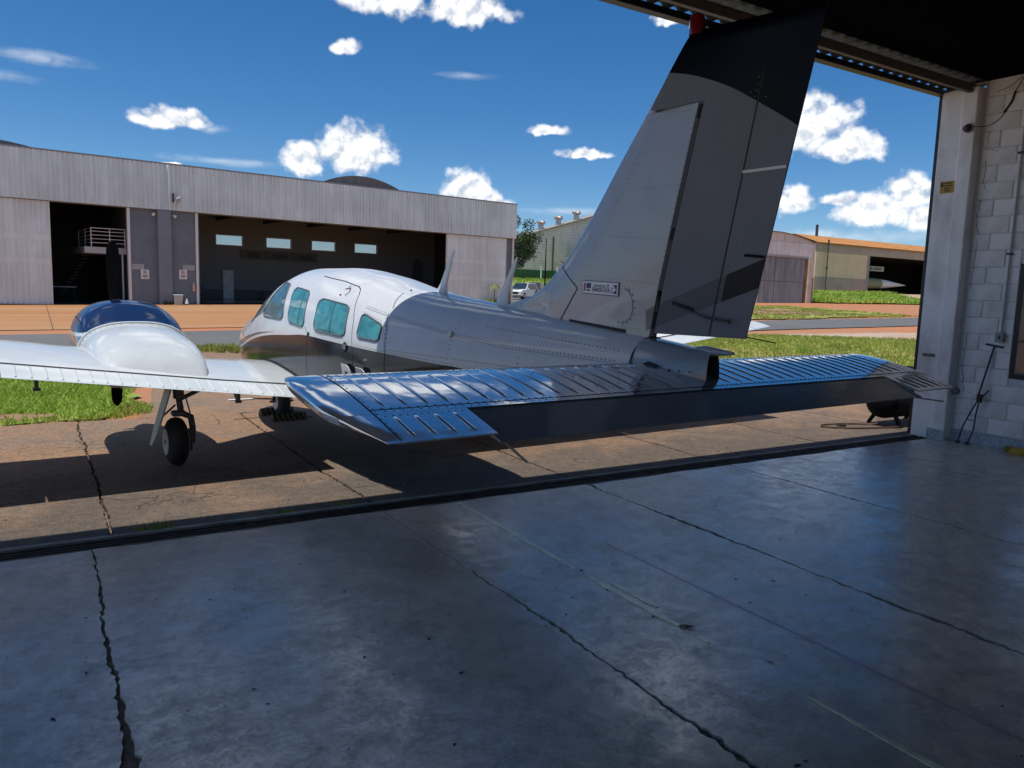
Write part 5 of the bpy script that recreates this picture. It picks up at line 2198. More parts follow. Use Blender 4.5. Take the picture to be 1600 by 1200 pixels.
slide_door(-9, .02, M_cor2, -.02)
slide_door(-14, -9.02, M_cor2, -.02)
slide_door(26.9, 32.8, M_cor2, .38)
for a, b_ in ((4.05, 4.2), (8.0, 8.15)):
    g = MB()
    g.box((a, -.10, -.05), (b_, .2, 5.86))
    g.obj('door_frame', M_fwhite, FH)
g = MB()
g.box((4.2, 0, -.1), (8.0, .25, 5.86))
g.obj('wall', M_fgrey, FH)
g = MB()
g.box((5.74, -.30, -.1), (6.5, .0, 5.86))
g.obj('pillar', M_fgrey2, FH)
g = MB()
g.box((32.85, .02, -.1), (33.4, .4, 5.86))
g.obj('pillar', M_fgrey, FH)
g = MB()
g.tube([(33.47, -.06, .2), (33.47, -.06, 5.9)], .10, 10)
g.obj('drain_pipe', M_fwhite, FH)
# inside of the two bays
g = MB()
g.box((-14, .3, 8.3), (33.6, 26, 8.4))
g.obj('roof', mat('dark roof underside', (.03, .032, .034), .8), FH)
for s_ in (9, 12.8, 16.6, 20.4, 24.2, 28):
    g = MB()
    g.box((s_, .4, 6.4), (s_ + .18, 12, 6.7))
    g.obj('roof_beam', mat('beam dark', (.06, .065, .07), .7), FH)
zf = lambda s: .016 * max(0, s)
g = MB()
ss = np.linspace(-14, 33.6, 30)
g.grid([[(s, o_, zf(s) + .03) for s in ss] for o_ in (-.05, 5, 12, 25)])
g.obj('bay_floor', M_ffl, FH, recalc=False)
WB = ((12.77, 14.89), (16.85, 18.98), (20.81, 22.99), (24.83, 27.06))
g = MB()
g.box((8.2, 12, 0), (33.4, 12.2, 4.5))
g.box((8.2, 12, 5.3), (33.4, 12.2, 8.3))
e_ = [8.2] + [x for w_ in WB for x in w_] + [33.4]
for i in range(0, len(e_), 2):
    g.box((e_[i], 12, 4.5), (e_[i + 1], 12.2, 5.3))
bw = g.obj('back_wall', M_fin_, FH)
g = MB()
g.box((8.2, 11.93, .1), (33.4, 12, .95))
g.obj('dado', mat('dado grey', (.07, .075, .08), .6), bw)
M_pane = bpy.data.materials.new('frosted pane')
M_pane.use_nodes = True
t = NT(M_pane.node_tree)
tr = t.node('ShaderNodeBsdfTranslucent')
tr.inputs[0].default_value = (.85, .92, .95, 1)
tp_ = t.node('ShaderNodeBsdfTransparent')
tp_.inputs[0].default_value = (.85, .92, .95, 1)
mx_ = t.node('ShaderNodeMixShader')
mx_.inputs[0].default_value = .55
t.l.new(tr.outputs[0], mx_.inputs[1])
t.l.new(tp_.outputs[0], mx_.inputs[2])
t.l.new(mx_.outputs[0], t.n['Material Output'].inputs[0])
for a, b_ in WB:
    g = MB()
    for z_ in (4.47, 5.27):
        g.box((a - .03, 11.97, z_), (b_ + .03, 12.05, z_ + .06))
    for x_ in (a - .03, b_ - .03):
        g.box((x_, 11.972, 4.53), (x_ + .06, 12.04, 5.27))
    wn = g.obj('window', M_fwhite, FH)
    g = MB()
    g.add([(a, 12.18, 4.5), (b_, 12.18, 4.5), (b_, 12.18, 5.3), (a, 12.18, 5.3)], [(0, 1, 2, 3)])
    g.obj('pane', M_pane, wn)
g = MB()
g.box((8.15, .25, 0), (8.3, 12, 8.3))
g.obj('bay_wall', M_fin_, FH)
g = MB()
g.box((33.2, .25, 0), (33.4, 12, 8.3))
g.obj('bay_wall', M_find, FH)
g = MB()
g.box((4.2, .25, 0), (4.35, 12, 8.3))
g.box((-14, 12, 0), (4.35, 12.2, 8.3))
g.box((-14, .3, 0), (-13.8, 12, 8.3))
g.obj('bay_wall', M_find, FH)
g = MB()
g.box((13.27, 11.9, .25), (14.1, 12, 2.5), .01)
dr = g.obj('door', mat('white inner door', (.55, .57, .6), .5, var=.2), FH)
g = MB()
g.box((13.2, 11.93, .25), (13.27, 12, 2.56))
g.box((14.1, 11.93, .25), (14.17, 12, 2.56))
g.box((13.2, 11.93, 2.5), (14.17, 12, 2.58))
g.obj('frame', M_fgrey2, dr)
for k_, (a, b_) in enumerate(((14.68, 16.75), (16.8, 19.1), (19.15, 21.27))):
    g = MB()
    g.box((a, 11.9, 3.45), (b_, 11.98, 4.2))
    pb = g.obj('wall_board', mat('board grey', (.085, .088, .088), .6), FH)
    g = MB()
    g.box((a + .55, 11.885, 3.62), (b_ - .45, 11.9, 3.98))
    g.obj('board_panel', mat('board dark', (.035, .036, .037), .6), pb)
# mezzanine and stairs of the left bay
g = MB()
g.box((1.9, 1.2, 3.08), (4.2, 7, 3.46))
mz = g.obj('mezzanine', mat('mezzanine white', (.48, .49, .5), .6), FH)
for z in (3.72, 3.95, 4.18, 4.40, 4.60):
    g = MB()
    g.tube([(2.28, 1.25, z), (4.18, 1.25, z)], .028 if z > 4.5 else .022, 6)
    g.tube([(2.28, 1.25, z), (2.28, 6, z)], .022, 6)
    g.obj('rail', M_fwhite, mz)
for (s_, o_) in ((2.28, 1.25), (3.3, 1.25), (4.15, 1.25), (2.28, 3.4), (2.28, 6)):
    g = MB()
    g.tube([(s_, o_, 3.46), (s_, o_, 4.62)], .03, 6)
    g.obj('rail_post', M_fwhite, mz)
for k_ in range(14):
    g = MB()
    g.box((.55 + k_ * .12, 3.0, .2 + k_ * .21), (.85 + k_ * .12, 4.2, .24 + k_ * .21))
    g.obj('stair_tread', M_find, mz)
g = MB()
g.box((3.62, 1.3, .05), (3.72, 1.42, 3.08))
g.box((3.95, 1.3, .05), (4.03, 1.42, 3.08))
g.obj('post', M_fwhite, mz)
wb = empty('workbench', fw(1.0, 6, .05), FA, 'workbench with pale top deep inside the dark left bay', 'bench')
g = MB()
g.box((-1.0, -.4, .86), (1.0, .4, .92))
g.obj('bench_top', M_cor2, wb)
for (a, b_) in ((-.9, -.3), (.9, -.3), (-.9, .3), (.9, .3)):
    g = MB()
    g.box((a - .04, b_ - .04, 0), (a + .04, b_ + .04, .86))
    g.obj('leg', M_find, wb)
# arched roofs showing over the fascia
M_arch = streaky('old arched roof', (.20, .17, .16), .25)
for sc0, hw, z0, rise in ((19.9, 3.6, 8.5, .95), (-3.2, 4.0, 8.4, .62)):
    g = MB()
    A = np.linspace(-1, 1, 25)
    pr0 = [(sc0 + hw * a, z0 + rise * (1 - a * a)) for a in A]
    for k_, (o0, o1, up) in enumerate(((.6, 14, 0), (.45, .62, .07))):
        g.grid([[(a, o0, z + up) for a, z in pr0], [(a, o1, z + up) for a, z in pr0]])
    g.grid([[(a, .45, z + .07) for a, z in pr0], [(a, .45, z0 - .3) for a, z in pr0]])
    q = g.obj('arched_roof', M_arch, FH, recalc=False)
# lamps and small fittings on the facade
for s_, z, o_ in ((5.62, 5.66, -.06), (6.66, 5.62, -.06)):
    l_ = empty('wall_lamp', fw(s_, o_, z), FA, {5.62: 'small white lamp under the fascia left of the grey pillar', 6.66: 'small white lamp under the fascia right of the grey pillar'}[s_], 'lamp')
    g = MB()
    g.lathe((0, 0, 0), (-.5 if s_ < 6 else .5, -.6, -.4), [(0, .05), (.12, .09), (.22, .10)], 12)
    g.obj('lamp_head', M_fwhite, l_)
    g = MB()
    g.tube([(0, .06, .02), (0, 0, 0)], .03, 8)
    g.obj('bracket', M_find, l_)
fl_ = empty('floodlight', fw(6.78, -.32, 6.50), FA, 'grey floodlight on a bracket on the corrugated fascia', 'floodlight')
g = MB()
g.prism([(-.08, -.22, -.22), (.20, -.10, -.06), (.28, -.10, .22), (.02, -.22, .10)], (.02, .12, .08))
g.obj('lamp_head', mat('floodlight grey', (.34, .34, .33), .5), fl_)
g = MB()
g.box((-.16, -.05, -.1), (-.08, .08, .45))
g.obj('bracket', M_find, fl_)
# signs
for nm, a, b_, z0, z1, lab in (('notice_board', 4.27, 4.93, 2.19, 2.51, 'pale notice plate left of the grey pillar, upper of the two'), ('notice_board', 7.2, 7.92, 2.25, 2.56, 'pale notice plate right of the grey pillar, beside the white frame')):
    n_ = empty(nm, fw((a + b_) / 2, -.012, (z0 + z1) / 2), FA, lab, 'notice')
    g = MB()
    g.box((-(b_ - a) / 2, -.015, -(z1 - z0) / 2), ((b_ - a) / 2, .01, (z1 - z0) / 2))
    g.obj('plate', mat('faded plate', (.38, .42, .45), .6, var=.15), n_)
    g = MB()
    for z in (.07, -.02, -.09):
        g.box((-.24, -.018, z - .015), (.2, -.0155, z + .015))
    g.obj('print', mat('faded print', (.28, .31, .33), .6), n_)
M_sr, M_sk = mat('sign red', (.40, .06, .08), .5), mat('sign ink', (.05, .055, .07), .5)
for s_, z, lab in ((4.98, 1.90, 'white no parking sign with red ring left of the grey pillar'), (7.21, 1.96, 'white no parking sign with red ring right of the grey pillar')):
    n_ = empty('parking_sign', fw(s_, -.015, z), FA, lab, 'sign')
    g = MB()
    g.box((-.235, -.015, -.29), (.235, .0, .29))
    g.obj('plate', mat('sign white', (.72, .74, .77), .5), n_)
    g = MB()
    g.tube([(.115 * math.cos(a), -.018, .115 + .115 * math.sin(a)) for a in np.linspace(0, 2 * math.pi, 25)[:-1]], .014, 5, closed=True)
    g.tube([(-.08, -.018, .195), (.08, -.018, .035)], .012, 5)
    g.obj('ring', M_sr, n_)
    text_mesh('letter', 'E', .17, M_sk, n_, frame4((0, -.0155, .115), (1, 0, 0), (0, 0, 1)), .002, .004)
    g = MB()
    for z_, w_ in ((-.07, .15), (-.125, .17), (-.20, .09)):
        g.box((-w_, -.019, z_ - .017), (w_, -.0155, z_ + .017))
    g.obj('print', M_sk, n_)
# things standing at the facade
bn_ = empty('waste_bin', fw(6.78, -.42, .06), FA, 'tall pale grey waste bin beside the grey pillar', 'bin')
g = MB()
g.grid([[(a * .19, b_ * .17, 0) for a, b_ in ((-1, -1), (1, -1), (1, 1), (-1, 1))], [(a * .25, b_ * .23, .58) for a, b_ in ((-1, -1), (1, -1), (1, 1), (-1, 1))]], close_u=True)
g.f.append((3, 2, 1, 0))
g.obj('body', mat('bin grey', (.48, .50, .50), .5), bn_)
g = MB()
g.box((-.27, -.25, .57), (.27, .25, .64), .02)
g.obj('lid', mat('bin lid', (.58, .6, .6), .5), bn_)
cn = empty('traffic_cone', fw(7.30, -.45, .09), FA, 'small white traffic cone by the wall right of the bin', 'cone')
g = MB()
g.lathe((0, 0, .03), (0, 0, 1), [(0, .12), (.34, .025)], 14)
g.obj('cone_body', mat('cone white', (.72, .70, .68), .5), cn)
g = MB()
g.box((-.16, -.16, 0), (.16, .16, .035))
g.obj('base', M_rub, cn)
for k_, (s_, lab) in enumerate(((6.0, 'left black rubber wheel block at the foot of the pillar'), (6.27, 'right black rubber wheel block at the foot of the pillar'))):
    g = MB()
    g.lathe((0, 0, .15), (0, 1, 0), [(0, .09), (.02, .14), (.16, .14), (.18, .09)], 16)
    o = g.obj('wheel_block', M_rub)
    o.location = fw(s_, -.62, .03)
    o.rotation_euler = (0, 0, FA)
    tag(o, lab, 'wheel block')
g = MB()
g.lathe((0, 0, 0), (0, 0, 1), [(0, .07), (.02, .085), (.42, .085), (.5, .03), (.56, .03)], 14)
o = g.obj('fire_extinguisher', mat('pale extinguisher', (.62, .45, .38), .4))
o.location = fw(7.82, -.12, .92)
tag(o, 'pale fire extinguisher hanging on the wall beside the white frame', 'extinguisher')
g = MB()
g.lathe((0, 0, 0), (0, 0, 1), [(0, .09), (.02, .10), (.50, .10), (.6, .035), (.68, .04)], 14)
o = g.obj('fire_extinguisher', mat('red extinguisher', (.18, .02, .02), .4))
o.location = fw(16.3, 11.2, .28)
tag(o, 'dark red fire extinguisher standing on the floor inside the right bay', 'extinguisher')
ch = empty('office_chair', fw(8.75, 1.6, .16), FA, 'black office chair just inside the right bay', 'chair')
g = MB()
g.box((-.24, -.24, .44), (.24, .24, .52), .03)
g.obj('seat', M_blk, ch)
g = MB()
g.box((-.22, .2, .56), (.22, .27, 1.1), .03)
g.obj('backrest', M_blk, ch)
g = MB()
g.tube([(0, 0, .08), (0, 0, .45)], .03, 8)
g.obj('column', M_blk, ch)
for k_ in range(5):
    a = k_ * 2 * math.pi / 5
    g = MB()
    g.tube([(0, 0, .1), (.28 * math.cos(a), .28 * math.sin(a), .05)], .022, 6)
    g.obj('leg', M_blk, ch)
# little palm beside the right door
pp = empty('palm_plant', fw(31.2, -.7, .45), 0, 'small palm plant growing before the right corrugated door', 'plant')
g = MB()
g.tube([(0, 0, 0), (.05, 0, .8), (.02, 0, 1.55)], [.05, .04, .035], 7)
g.obj('trunk', mat('palm stem', (.16, .14, .06), .9), pp)
M_palm = mat('palm leaf', (.17, .22, .04), .6, var=.3, vscale=3)
for k_ in range(13):
    a = k_ * 2.4
    L = .55 + .2 * rng.random()
    up_ = .35 * rng.random()
    g = MB()
    c_, s_ = math.cos(a), math.sin(a)
    A, B = [], []
    for f_ in np.linspace(0, 1, 6):
        r_, z = L * f_, 1.55 + up_ * f_ * 2 - .75 * f_ * f_
        w_ = .06 * math.sin(math.pi * (.12 + .88 * f_))
        A.append((r_ * c_ - w_ * s_, r_ * s_ + w_ * c_, z))
        B.append((r_ * c_ + w_ * s_, r_ * s_ - w_ * c_, z))
    g.grid([A, B])
    g.obj('leaf', M_palm, pp, recalc=False)
blades('grass', lambda x, y: True, (fw(30.3, -.7)[0], fw(31.8, -.7)[0], fw(31, -.9)[1], fw(31, -.4)[1]), 260, .35, .02, M_blade, dz=.02)

# ------------------------------------------------------------------ white block building with roof turbines
M_wb = bpy.data.materials.new('white block wall')
M_wb.use_nodes = True
t = NT(M_wb.node_tree)
co = t.node('ShaderNodeTexCoord').outputs['Object']
x, y, z = t.sep(co)
br = t.node('ShaderNodeTexBrick')
t.l.new(t.comb(t.math('ADD', x, y), z, 0.0), br.inputs[0])
br.inputs['Scale'].default_value = 1
br.inputs['Brick Width'].default_value = .8
br.inputs['Row Height'].default_value = .4
br.inputs['Mortar Size'].default_value = .03
br.inputs['Color1'].default_value = (.70, .68, .60, 1)
br.inputs['Color2'].default_value = (.78, .76, .68, 1)
br.inputs['Mortar'].default_value = (.56, .54, .48, 1)
d = t.sstep(t.noise(t.vmath('MULTIPLY', co, (1, 1, .3)), .8, 6, .65), .45, .75, 0, .6)
t.l.new(t.mix(d, br.outputs[0], (.32, .31, .27)), t.n['Principled BSDF'].inputs['Base Color'])
t.n['Principled BSDF'].inputs['Roughness'].default_value = .85
WBD = empty('white_building', (58, 95, 0), 0, 'white block building with green base and three roof turbines behind the tree', 'building')
g = MB()
g.prism([(0, 0, 1.5), (40, 0, 1.5), (40, 0, 8.7), (20, 0, 14.6), (0, 0, 8.7)], (0, 2.3, 0))
g.box((.1, 2.2, 1.5), (39.9, 20, 8.3))
g.obj('wall', M_wb, WBD)
g = MB()
g.box((-.03, -.06, 1.5), (40, .0, 4.62))
g.obj('green_base', mat('green dado', (.035, .12, .045), .8, var=.25, vscale=.6), WBD)
g = MB()
g.prism([(-.8, 0, 8.50), (20, 0, 14.62), (40.8, 0, 8.50), (40.8, 0, 8.68), (20, 0, 14.82), (-.8, 0, 8.68)], (0, 3.0, 0))
ro = g.obj('roof', mat('dull roof edge', (.28, .26, .24), .8), WBD)
ro.location = (0, -.6, 0)
M_turb = mat('turbine steel', (.48, .44, .41), .35, metal=.7, var=.2, vscale=2)
for x in (5.6, 8.7, 12.0):
    z = 8.6 + x * .295 + .75
    g = MB()
    g.lathe((x, .6, z - .3), (0, 0, 1), [(-.6, .42), (.62, .42)], 16)
    vt = g.obj('roof_turbine', M_turb, WBD, smooth=40)
    g = MB()
    rows = []
    for k_ in range(11):
        f_ = k_ / 10
        rr = .46 + .20 * math.sin(math.pi * f_)**.7 if k_ < 10 else .2
        rows.append([(x + rr * (1 + (.05 if j % 2 else -.02)) * math.cos(j * math.pi / 18 + f_), .6 + rr * (1 + (.05 if j % 2 else -.02)) * math.sin(j * math.pi / 18 + f_), z + .32 + .55 * f_) for j in range(36)])
    g.grid(rows, close_u=True)
    g.f.append(tuple(10 * 36 + j for j in range(36)))
    g.obj('turbine_head', M_turb, vt)
g = MB()
g.tube([(7.5, -.12, 4.6), (7.5, -.12, 9.6)], .11, 8)
g.obj('drain_pipe', mat('olive pipe', (.17, .15, .03), .7), WBD)
g = MB()
g.box((11.6, -.04, 7.0), (12.6, .0, 7.9))
g.obj('vent_panel', mat('panel grey', (.32, .33, .33), .7), WBD)
g = MB()
g.box((2.2, -.02, 5.0), (2.5, .0, 7.2))
g.obj('wall_stain', mat('stain grey', (.22, .22, .2), .9), WBD)
for x, lab in ((61.2, 'left white post before the green base of the white building'), (64.0, 'right white post before the green base of the white building')):
    g = MB()
    g.box((-.08, -.08, -.3), (.08, .08, 2.1), .01)
    g.box((-.1, -.1, 2.1), (.1, .1, 2.16))
    o = g.obj('fence_post', M_fwhite)
    o.location = (x, 91.5, terrain(x, 91.5))
    tag(o, lab, 'post')

# ------------------------------------------------------------------ arched warehouse with the steel door
M_wh = streaky('stained white wall', (.66, .64, .58), .22, rough=.85, rust=(.16, .13, .10, .60))
M_whc = streaky('white corrugated front', (.74, .75, .74), .2)
M_sd = streaky('worn steel door', (.26, .29, .32), .35, rough=.6, metal=.2, rust=(.20, .16, .10, .66))
WH = empty('arched_warehouse', (68.9, 64, 0), 0, 'old arched warehouse with rusty steel door and white corrugated front', 'warehouse')
arc = [(x, 8.67 + 1.05 * (1 - ((x - 8.0) / 8.0)**2)) for x in np.linspace(0, 16, 25)]
g = MB()
g.prism([(0, 0, .5)] + [(5.7, 0, .5), (5.7, 0, 6.72), (14.6, 0, 6.72), (14.6, 0, .5), (16, 0, .5)] + [(x, 0, z) for x, z in arc[::-1]], (0, .3, 0))
g.obj('front_wall', M_wh, WH)
g = MB()
g.grid([[(x, .3, z + .02) for x, z in arc], [(x, 28, z + .02) for x, z in arc]])
g.grid([[(x, -.15, z + .05) for x, z in arc], [(x, .35, z + .05) for x, z in arc]])
g.grid([[(x, -.15, z + .05) for x, z in arc], [(x, -.15, z - .05) for x, z in arc]])
g.obj('roof', mat('old roof sheet', (.24, .21, .19), .8, var=.3, vscale=.5), WH, recalc=False)
g = MB()
g.box((15.7, .3, .5), (16, 28, 8.7))
g.box((0, .3, .5), (.3, 28, 8.7))
g.obj('side_wall', M_wh, WH)
q = corr(2.0, 15.3, 6.98, 8.55, -.03, period=.32, amp=.04)
q.obj('corrugated_front', M_whc, WH, recalc=False)
g = MB()
g.box((5.4, -.16, 6.68), (15.4, .0, 6.86))
g.obj('lintel', mat('lintel pale', (.36, .35, .33), .8), WH)
for z0, z1 in ((.95, 3.7), (3.73, 6.66)):
    for x0, x1 in ((5.75, 8.6), (8.63, 11.5), (11.53, 14.3)):
        g = MB()
        g.box((x0, .06, z0), (x1, .12, z1), .012)
        g.obj('door_panel', M_sd, WH)
g = MB()
g.box((14.3, -.05, .9), (14.62, .1, 6.68))
g.obj('door_edge', streaky('rust edge', (.30, .16, .07), .5), WH)
g = MB()
g.box((14.62, -.32, .7), (15.35, .0, 6.9))
g.obj('door_post', mat('cream post', (.58, .53, .45), .8, var=.15, vscale=1), WH)
g = MB()
g.box((15.35, -.04, .7), (16.02, .0, 4.3))
g.obj('brown_base', mat('taupe dado', (.27, .23, .20), .85, var=.1), WH)
g = MB()
g.lathe((8.0, 1.5, 9.6), (0, 0, 1), [(0, .32), (.25, .32), (.27, .5), (.36, .5), (.42, .3)], 14)
g.obj('roof_vent', mat('dark vent', (.07, .08, .10), .6), WH)

# ------------------------------------------------------------------ beige hangar with the orange roof
BH = empty('beige_hangar', (103.75, 78, 0), 0, 'long beige hangar with orange roof and dark open bay', 'hangar')
M_taupe = mat('taupe render', (.50, .39, .32), .85, var=.1, vscale=.4, dirt=(.22, .19, .17), dscale=.5, damt=.4)
M_beige = mat('beige render', (.84, .63, .42), .85, var=.08, vscale=.4)
M_or = streaky('orange roof sheet', (.46, .20, .055), .18, rough=.8)
g = MB()
g.box((0, 0, 9.03), (64, .4, 10.55))
g.box((0, 0, 1.5), (13.85, .4, 5.18))
g.obj('taupe_band', M_taupe, BH)
g = MB()
g.box((0, .02, 5.18), (13.3, .4, 9.03))
g.obj('beige_wall', M_beige, BH)
g = MB()
g.box((13.3, -.03, 1.5), (13.9, .4, 9.03))
g.obj('bay_jamb', mat('jamb taupe', (.36, .32, .28), .85), BH)
g = MB()
g.box((0, .4, 1.5), (.4, 30, 10.55))
g.obj('side_wall', M_taupe, BH)
g = MB()
g.grid([[(x, -.35, 10.50) for x in np.linspace(-.4, 64, 9)], [(x, 4.1, 11.95) for x in np.linspace(-.4, 64, 9)], [(x, 30, 4.0 + 7.0) for x in np.linspace(-.4, 64, 9)]])
g.grid([[(x, -.35, 10.50) for x in np.linspace(-.4, 64, 9)], [(x, -.30, 10.36) for x in np.linspace(-.4, 64, 9)]])
g.obj('roof', M_or, BH, recalc=False)
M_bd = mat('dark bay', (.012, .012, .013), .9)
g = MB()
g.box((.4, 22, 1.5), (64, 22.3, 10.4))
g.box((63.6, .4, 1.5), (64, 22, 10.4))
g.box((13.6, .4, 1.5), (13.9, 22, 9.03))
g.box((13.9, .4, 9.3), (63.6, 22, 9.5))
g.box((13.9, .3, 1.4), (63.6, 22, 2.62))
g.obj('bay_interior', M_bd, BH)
sb_ = empty('hall_sign', (103.75 + 19.9, 81, 7.2), 0, 'pale sign board hanging in the dark bay of the beige hangar', 'sign')
g = MB()
g.box((-2.75, 0, -.42), (2.75, .1, .42))
g.obj('board', mat('sign pale', (.55, .55, .5), .6, emit=None), sb_)
g = MB()
g.box((-2.0, -.03, -.24), (-.5, -.005, .24))
g.box((-.1, -.03, -.22), (2.1, -.005, .22))
g.obj('print', mat('sign blur', (.18, .18, .16), .6), sb_)
jn = empty('jet_fighter', (103.75 + 15.2, 79.3, 4.55), 0, 'green jet fighter with white nose cone poking out of the dark bay', 'jet')
g = MB()
g.lathe((-6, 0, .05), (1, 0, 0), [(0, .9), (4, 1.0), (8.2, .86), (9.6, .80)], 20)
jb = g.obj('fuselage', mat('jet green', (.20, .24, .13), .6, dirt=(.30, .20, .10), dscale=.4, damt=.9), jn, smooth=40)
g = MB()
g.lathe((3.6, 0, .05), (1, 0, -.01), [(0, .80), (2.2, .66), (4.2, .44), (6.2, .24), (7.8, .06), (8.1, .02)], 20)
g.obj('nose_cone', mat('jet white', (.66, .66, .62), .5), jn, smooth=40)
g = MB()
g.lathe((-1.0, 0, .72), (1, 0, -.08), [(0, .1), (.8, .45), (2.2, .5), (3.6, .1)], 14)
g.obj('canopy', mat('jet canopy', (.05, .09, .08), .15), jn, smooth=40)
g = MB()
g.tube([(4.4, 0, -.5), (4.5, 0, -1.5)], .09, 8)
g.lathe((4.5, -.12, -1.5), (0, 1, 0), [(0, .3), (.24, .3)], 14)
g.obj('nose_gear', M_strut, jn)
g = MB()
g.tube([(0, 0, 0), (0, 0, 8.4)], .09, 8)
g.tube([(0, 0, 8.0), (.0, 0, 8.45)], .14, 8)
g.box((-.12, -.12, 3.9), (.12, .12, 4.3))
o = g.obj('utility_pole', mat('pole dark', (.06, .06, .065), .6))
o.location = (105.9, 77.5, 2.5)
tag(o, 'thin dark pole standing before the beige hangar wall', 'pole')
g = MB()
g.tube([(0, 0, 0), (0, 0, 1.9)], .22, 10)
o = g.obj('chimney', mat('chimney dark', (.04, .045, .055), .6))
o.location = (108.6, 81.9, 11.8)
tag(o, 'short dark flue pipe standing on the orange roof', 'chimney')

# ------------------------------------------------------------------ tree behind the corrugated hangar
def tree(x, y, z, h, r, nleaf, name, label, m_leaf):
    T = empty(name, (x, y, z), 0, label, 'tree')
    g = MB()
    g.tube([(0, 0, -.3), (.1, 0, h * .3), (-.1, .1, h * .6)], [.28, .22, .12], 8)
    tips = []
    for k_ in range(9):
        a = k_ * 2.4
        e = np.array([r * .7 * math.cos(a), r * .7 * math.sin(a), h * (.42 + .05 * k_)])
        g.tube([(0, 0, h * (.25 + .03 * k_)), e * np.array([.5, .5, .85]), e], [.10, .07, .03], 6)
        tips.append(e)
    g.obj('trunk', mat('bark', (.10, .075, .05), .95), T)
    V, Fc = [], []
    cl_ = []
    for k_ in range(46):
        d = rng.normal(size=3)
        d /= np.linalg.norm(d)
        rad = r * (.45 + .55 * rng.random()**.5)
        cl_.append(np.array([d[0] * rad, d[1] * rad, h * .66 + d[2] * rad * .95]))
    for c in cl_:
        cr = r * rng.uniform(.22, .36)
        for _ in range(nleaf // 46):
            d = rng.normal(size=3)
            d = d / np.linalg.norm(d) * cr * rng.random()**.4
            p_ = c + d
            s_ = rng.uniform(.10, .19)
            a = unit(rng.normal(size=3) + np.array([0, 0, .2]))
            b_ = unit(np.cross(a, rng.normal(size=3)))
            k_ = len(V)
            V += [tuple(p_ - a * s_), tuple(p_ + b_ * s_ * .5), tuple(p_ + a * s_), tuple(p_ - b_ * s_ * .5)]
            Fc.append((k_, k_ + 1, k_ + 2, k_ + 3))
    mb = MB()
    mb.v, mb.f = V, Fc
    mb.obj('crown', m_leaf, T, recalc=False)
    return T


M_leaf = mat('dark leaf', (.045, .085, .022), .55, var=.45, vscale=1.3)
tree(49.0, 80, 1.0, 9.6, 3.1, 7400, 'broadleaf_tree', 'dark green leafy tree at the right end of the corrugated hangar', M_leaf)

# ------------------------------------------------------------------ parked cars
M_cg = mat('car glass', (.02, .035, .05), .06, coat=1)


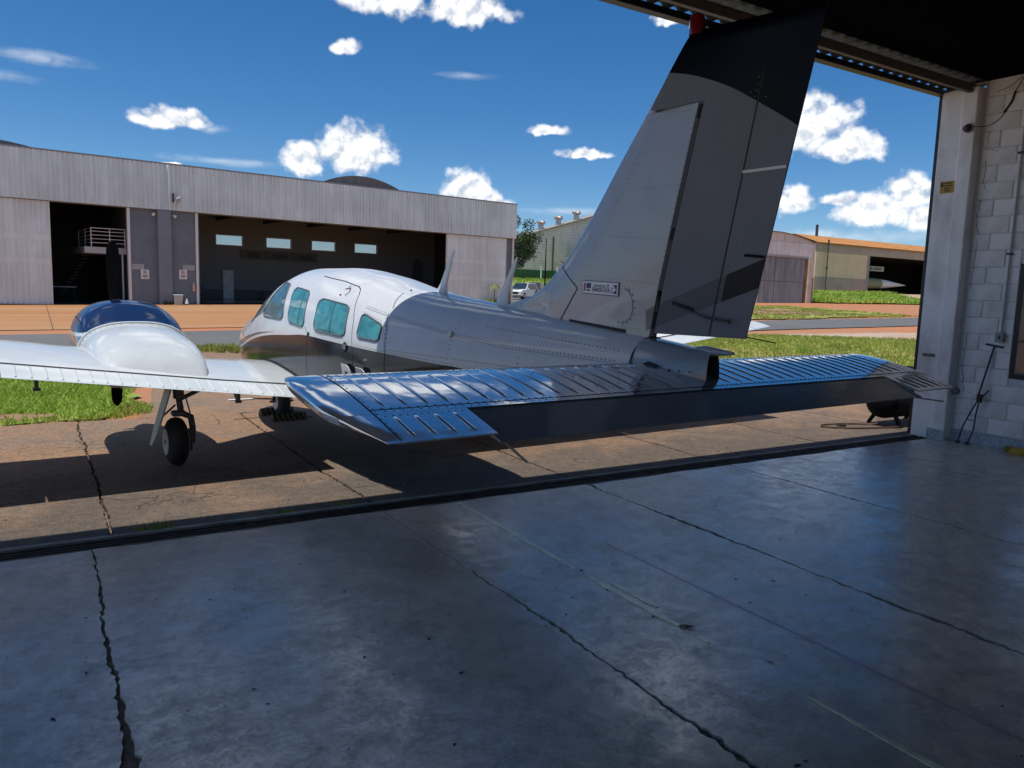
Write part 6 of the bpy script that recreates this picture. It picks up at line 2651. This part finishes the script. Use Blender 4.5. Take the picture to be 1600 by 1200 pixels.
def car(x, y, rz, col, label, L=4.7, Wd=1.85, H=1.78):
    C_ = empty('parked_car', (x, y, terrain(x, y) + .01), rz, label, 'car', 'cars parked behind the hangar')
    pm_ = mat('car paint ' + label[:12], col, .2, coat=1.0)
    prof = [(-L / 2, .45), (-L / 2 + .03, .80), (-L / 2 + .25, .98), (-L / 2 + 1.25, 1.08), (-L / 2 + 1.95, H - .06), (-L / 2 + 2.4, H), (L / 2 - .7, H - .04), (L / 2 - .18, 1.12), (L / 2 - .02, .85), (L / 2, .42), (L / 2 - .2, .30), (-L / 2 + .2, .30)]
    g = MB()
    rows = []
    for f_, ins in ((-1, .10), (-.93, .0), (-.3, -.01), (.3, -.01), (.93, .0), (1, .10)):
        row = []
        for (a, z) in prof:
            k_ = 1.0 if z < 1.1 else 1 - .20 * (z - 1.1) / (H - 1.1)
            zz = z - (ins * .25 if z > .9 else -ins * .2)
            row.append((a * (1 - ins * .25), f_ * Wd / 2 * k_, zz))
        rows.append(row)
    g.grid(rows, close_u=True)
    m_ = len(prof)
    g.f.append(tuple(range(m_ - 1, -1, -1)))
    g.f.append(tuple(5 * m_ + j for j in range(m_)))
    g.obj('body', pm_, C_, smooth=30)
    for s_ in (-1, 1):
        def yy(z):
            return s_ * (Wd / 2 * (1 - .20 * max(0, z - 1.1) / (H - 1.1)) + .006)
        for a in ([(-L / 2 + 1.55, 1.10), (-L / 2 + 2.1, H - .14), (-L / 2 + 2.75, H - .12), (-L / 2 + 2.75, 1.10)], [(-L / 2 + 2.83, 1.10), (-L / 2 + 2.83, H - .12), (L / 2 - .85, H - .14), (L / 2 - .5, 1.12)]):
            g = MB()
            g.add([(q[0], yy(q[1]), q[1]) for q in a], [(0, 1, 2, 3)])
            g.obj('side_window', M_cg, C_, recalc=False)
        g = MB()
        g.box((-L / 2 + 1.45, s_ * (Wd / 2), 1.02), (-L / 2 + 1.62, s_ * (Wd / 2 + .2), 1.2), .03)
        g.obj('mirror', pm_, C_)
        g = MB()
        g.prism([(-L / 2 + .02, s_ * .5, .72), (-L / 2 + .02, s_ * .86, .74), (-L / 2 + .3, s_ * .92, .93), (-L / 2 + .12, s_ * .5, .86)], (-.03, 0, .01))
        g.obj('headlight', mat('headlight', (.7, .72, .72), .1, coat=1), C_)
    g = MB()
    k_ = .84
    g.add([(-L / 2 + 1.22, -Wd / 2 * .88, 1.10), (-L / 2 + 1.22, Wd / 2 * .88, 1.10), (-L / 2 + 1.90, Wd / 2 * k_ * .93, H - .09), (-L / 2 + 1.90, -Wd / 2 * k_ * .93, H - .09)], [(0, 1, 2, 3)])
    for q in range(4):
        a = g.v[q]
        g.v[q] = (a[0] - .02, a[1], a[2] + .03)
    g.obj('windscreen', M_cg, C_)
    g = MB()
    g.box((-L / 2 - .01, -.55, .55), (-L / 2 + .05, .55, .78))
    g.obj('grille', M_blk, C_)
    for a in (-L / 2 + .85, L / 2 - .85):
        for s_ in (-1, 1):
            g = MB()
            g.lathe((a, s_ * (Wd / 2 - .20), .36), (0, s_, 0), [(0, .30), (.02, .36), (.2, .36), (.225, .30)], 20)
            w_ = g.obj('wheel', M_rub, C_, smooth=40)
            g = MB()
            g.lathe((a, s_ * (Wd / 2 + .01), .36), (0, s_, 0), [(0, .22), (.02, .20), (.03, .05)], 14)
            g.obj('rim', M_alu, w_)
    return C_


car(44.9, 70.5, .55, (.72, .74, .74), 'white parked car nearest the hangar corner, front towards the road')
car(47.6, 72.5, .75, (.02, .02, .024), 'black parked car just right of the white cars', H=1.85)
car(43.2, 75.5, .55, (.66, .68, .70), 'white parked car half hidden behind the nearer white car')
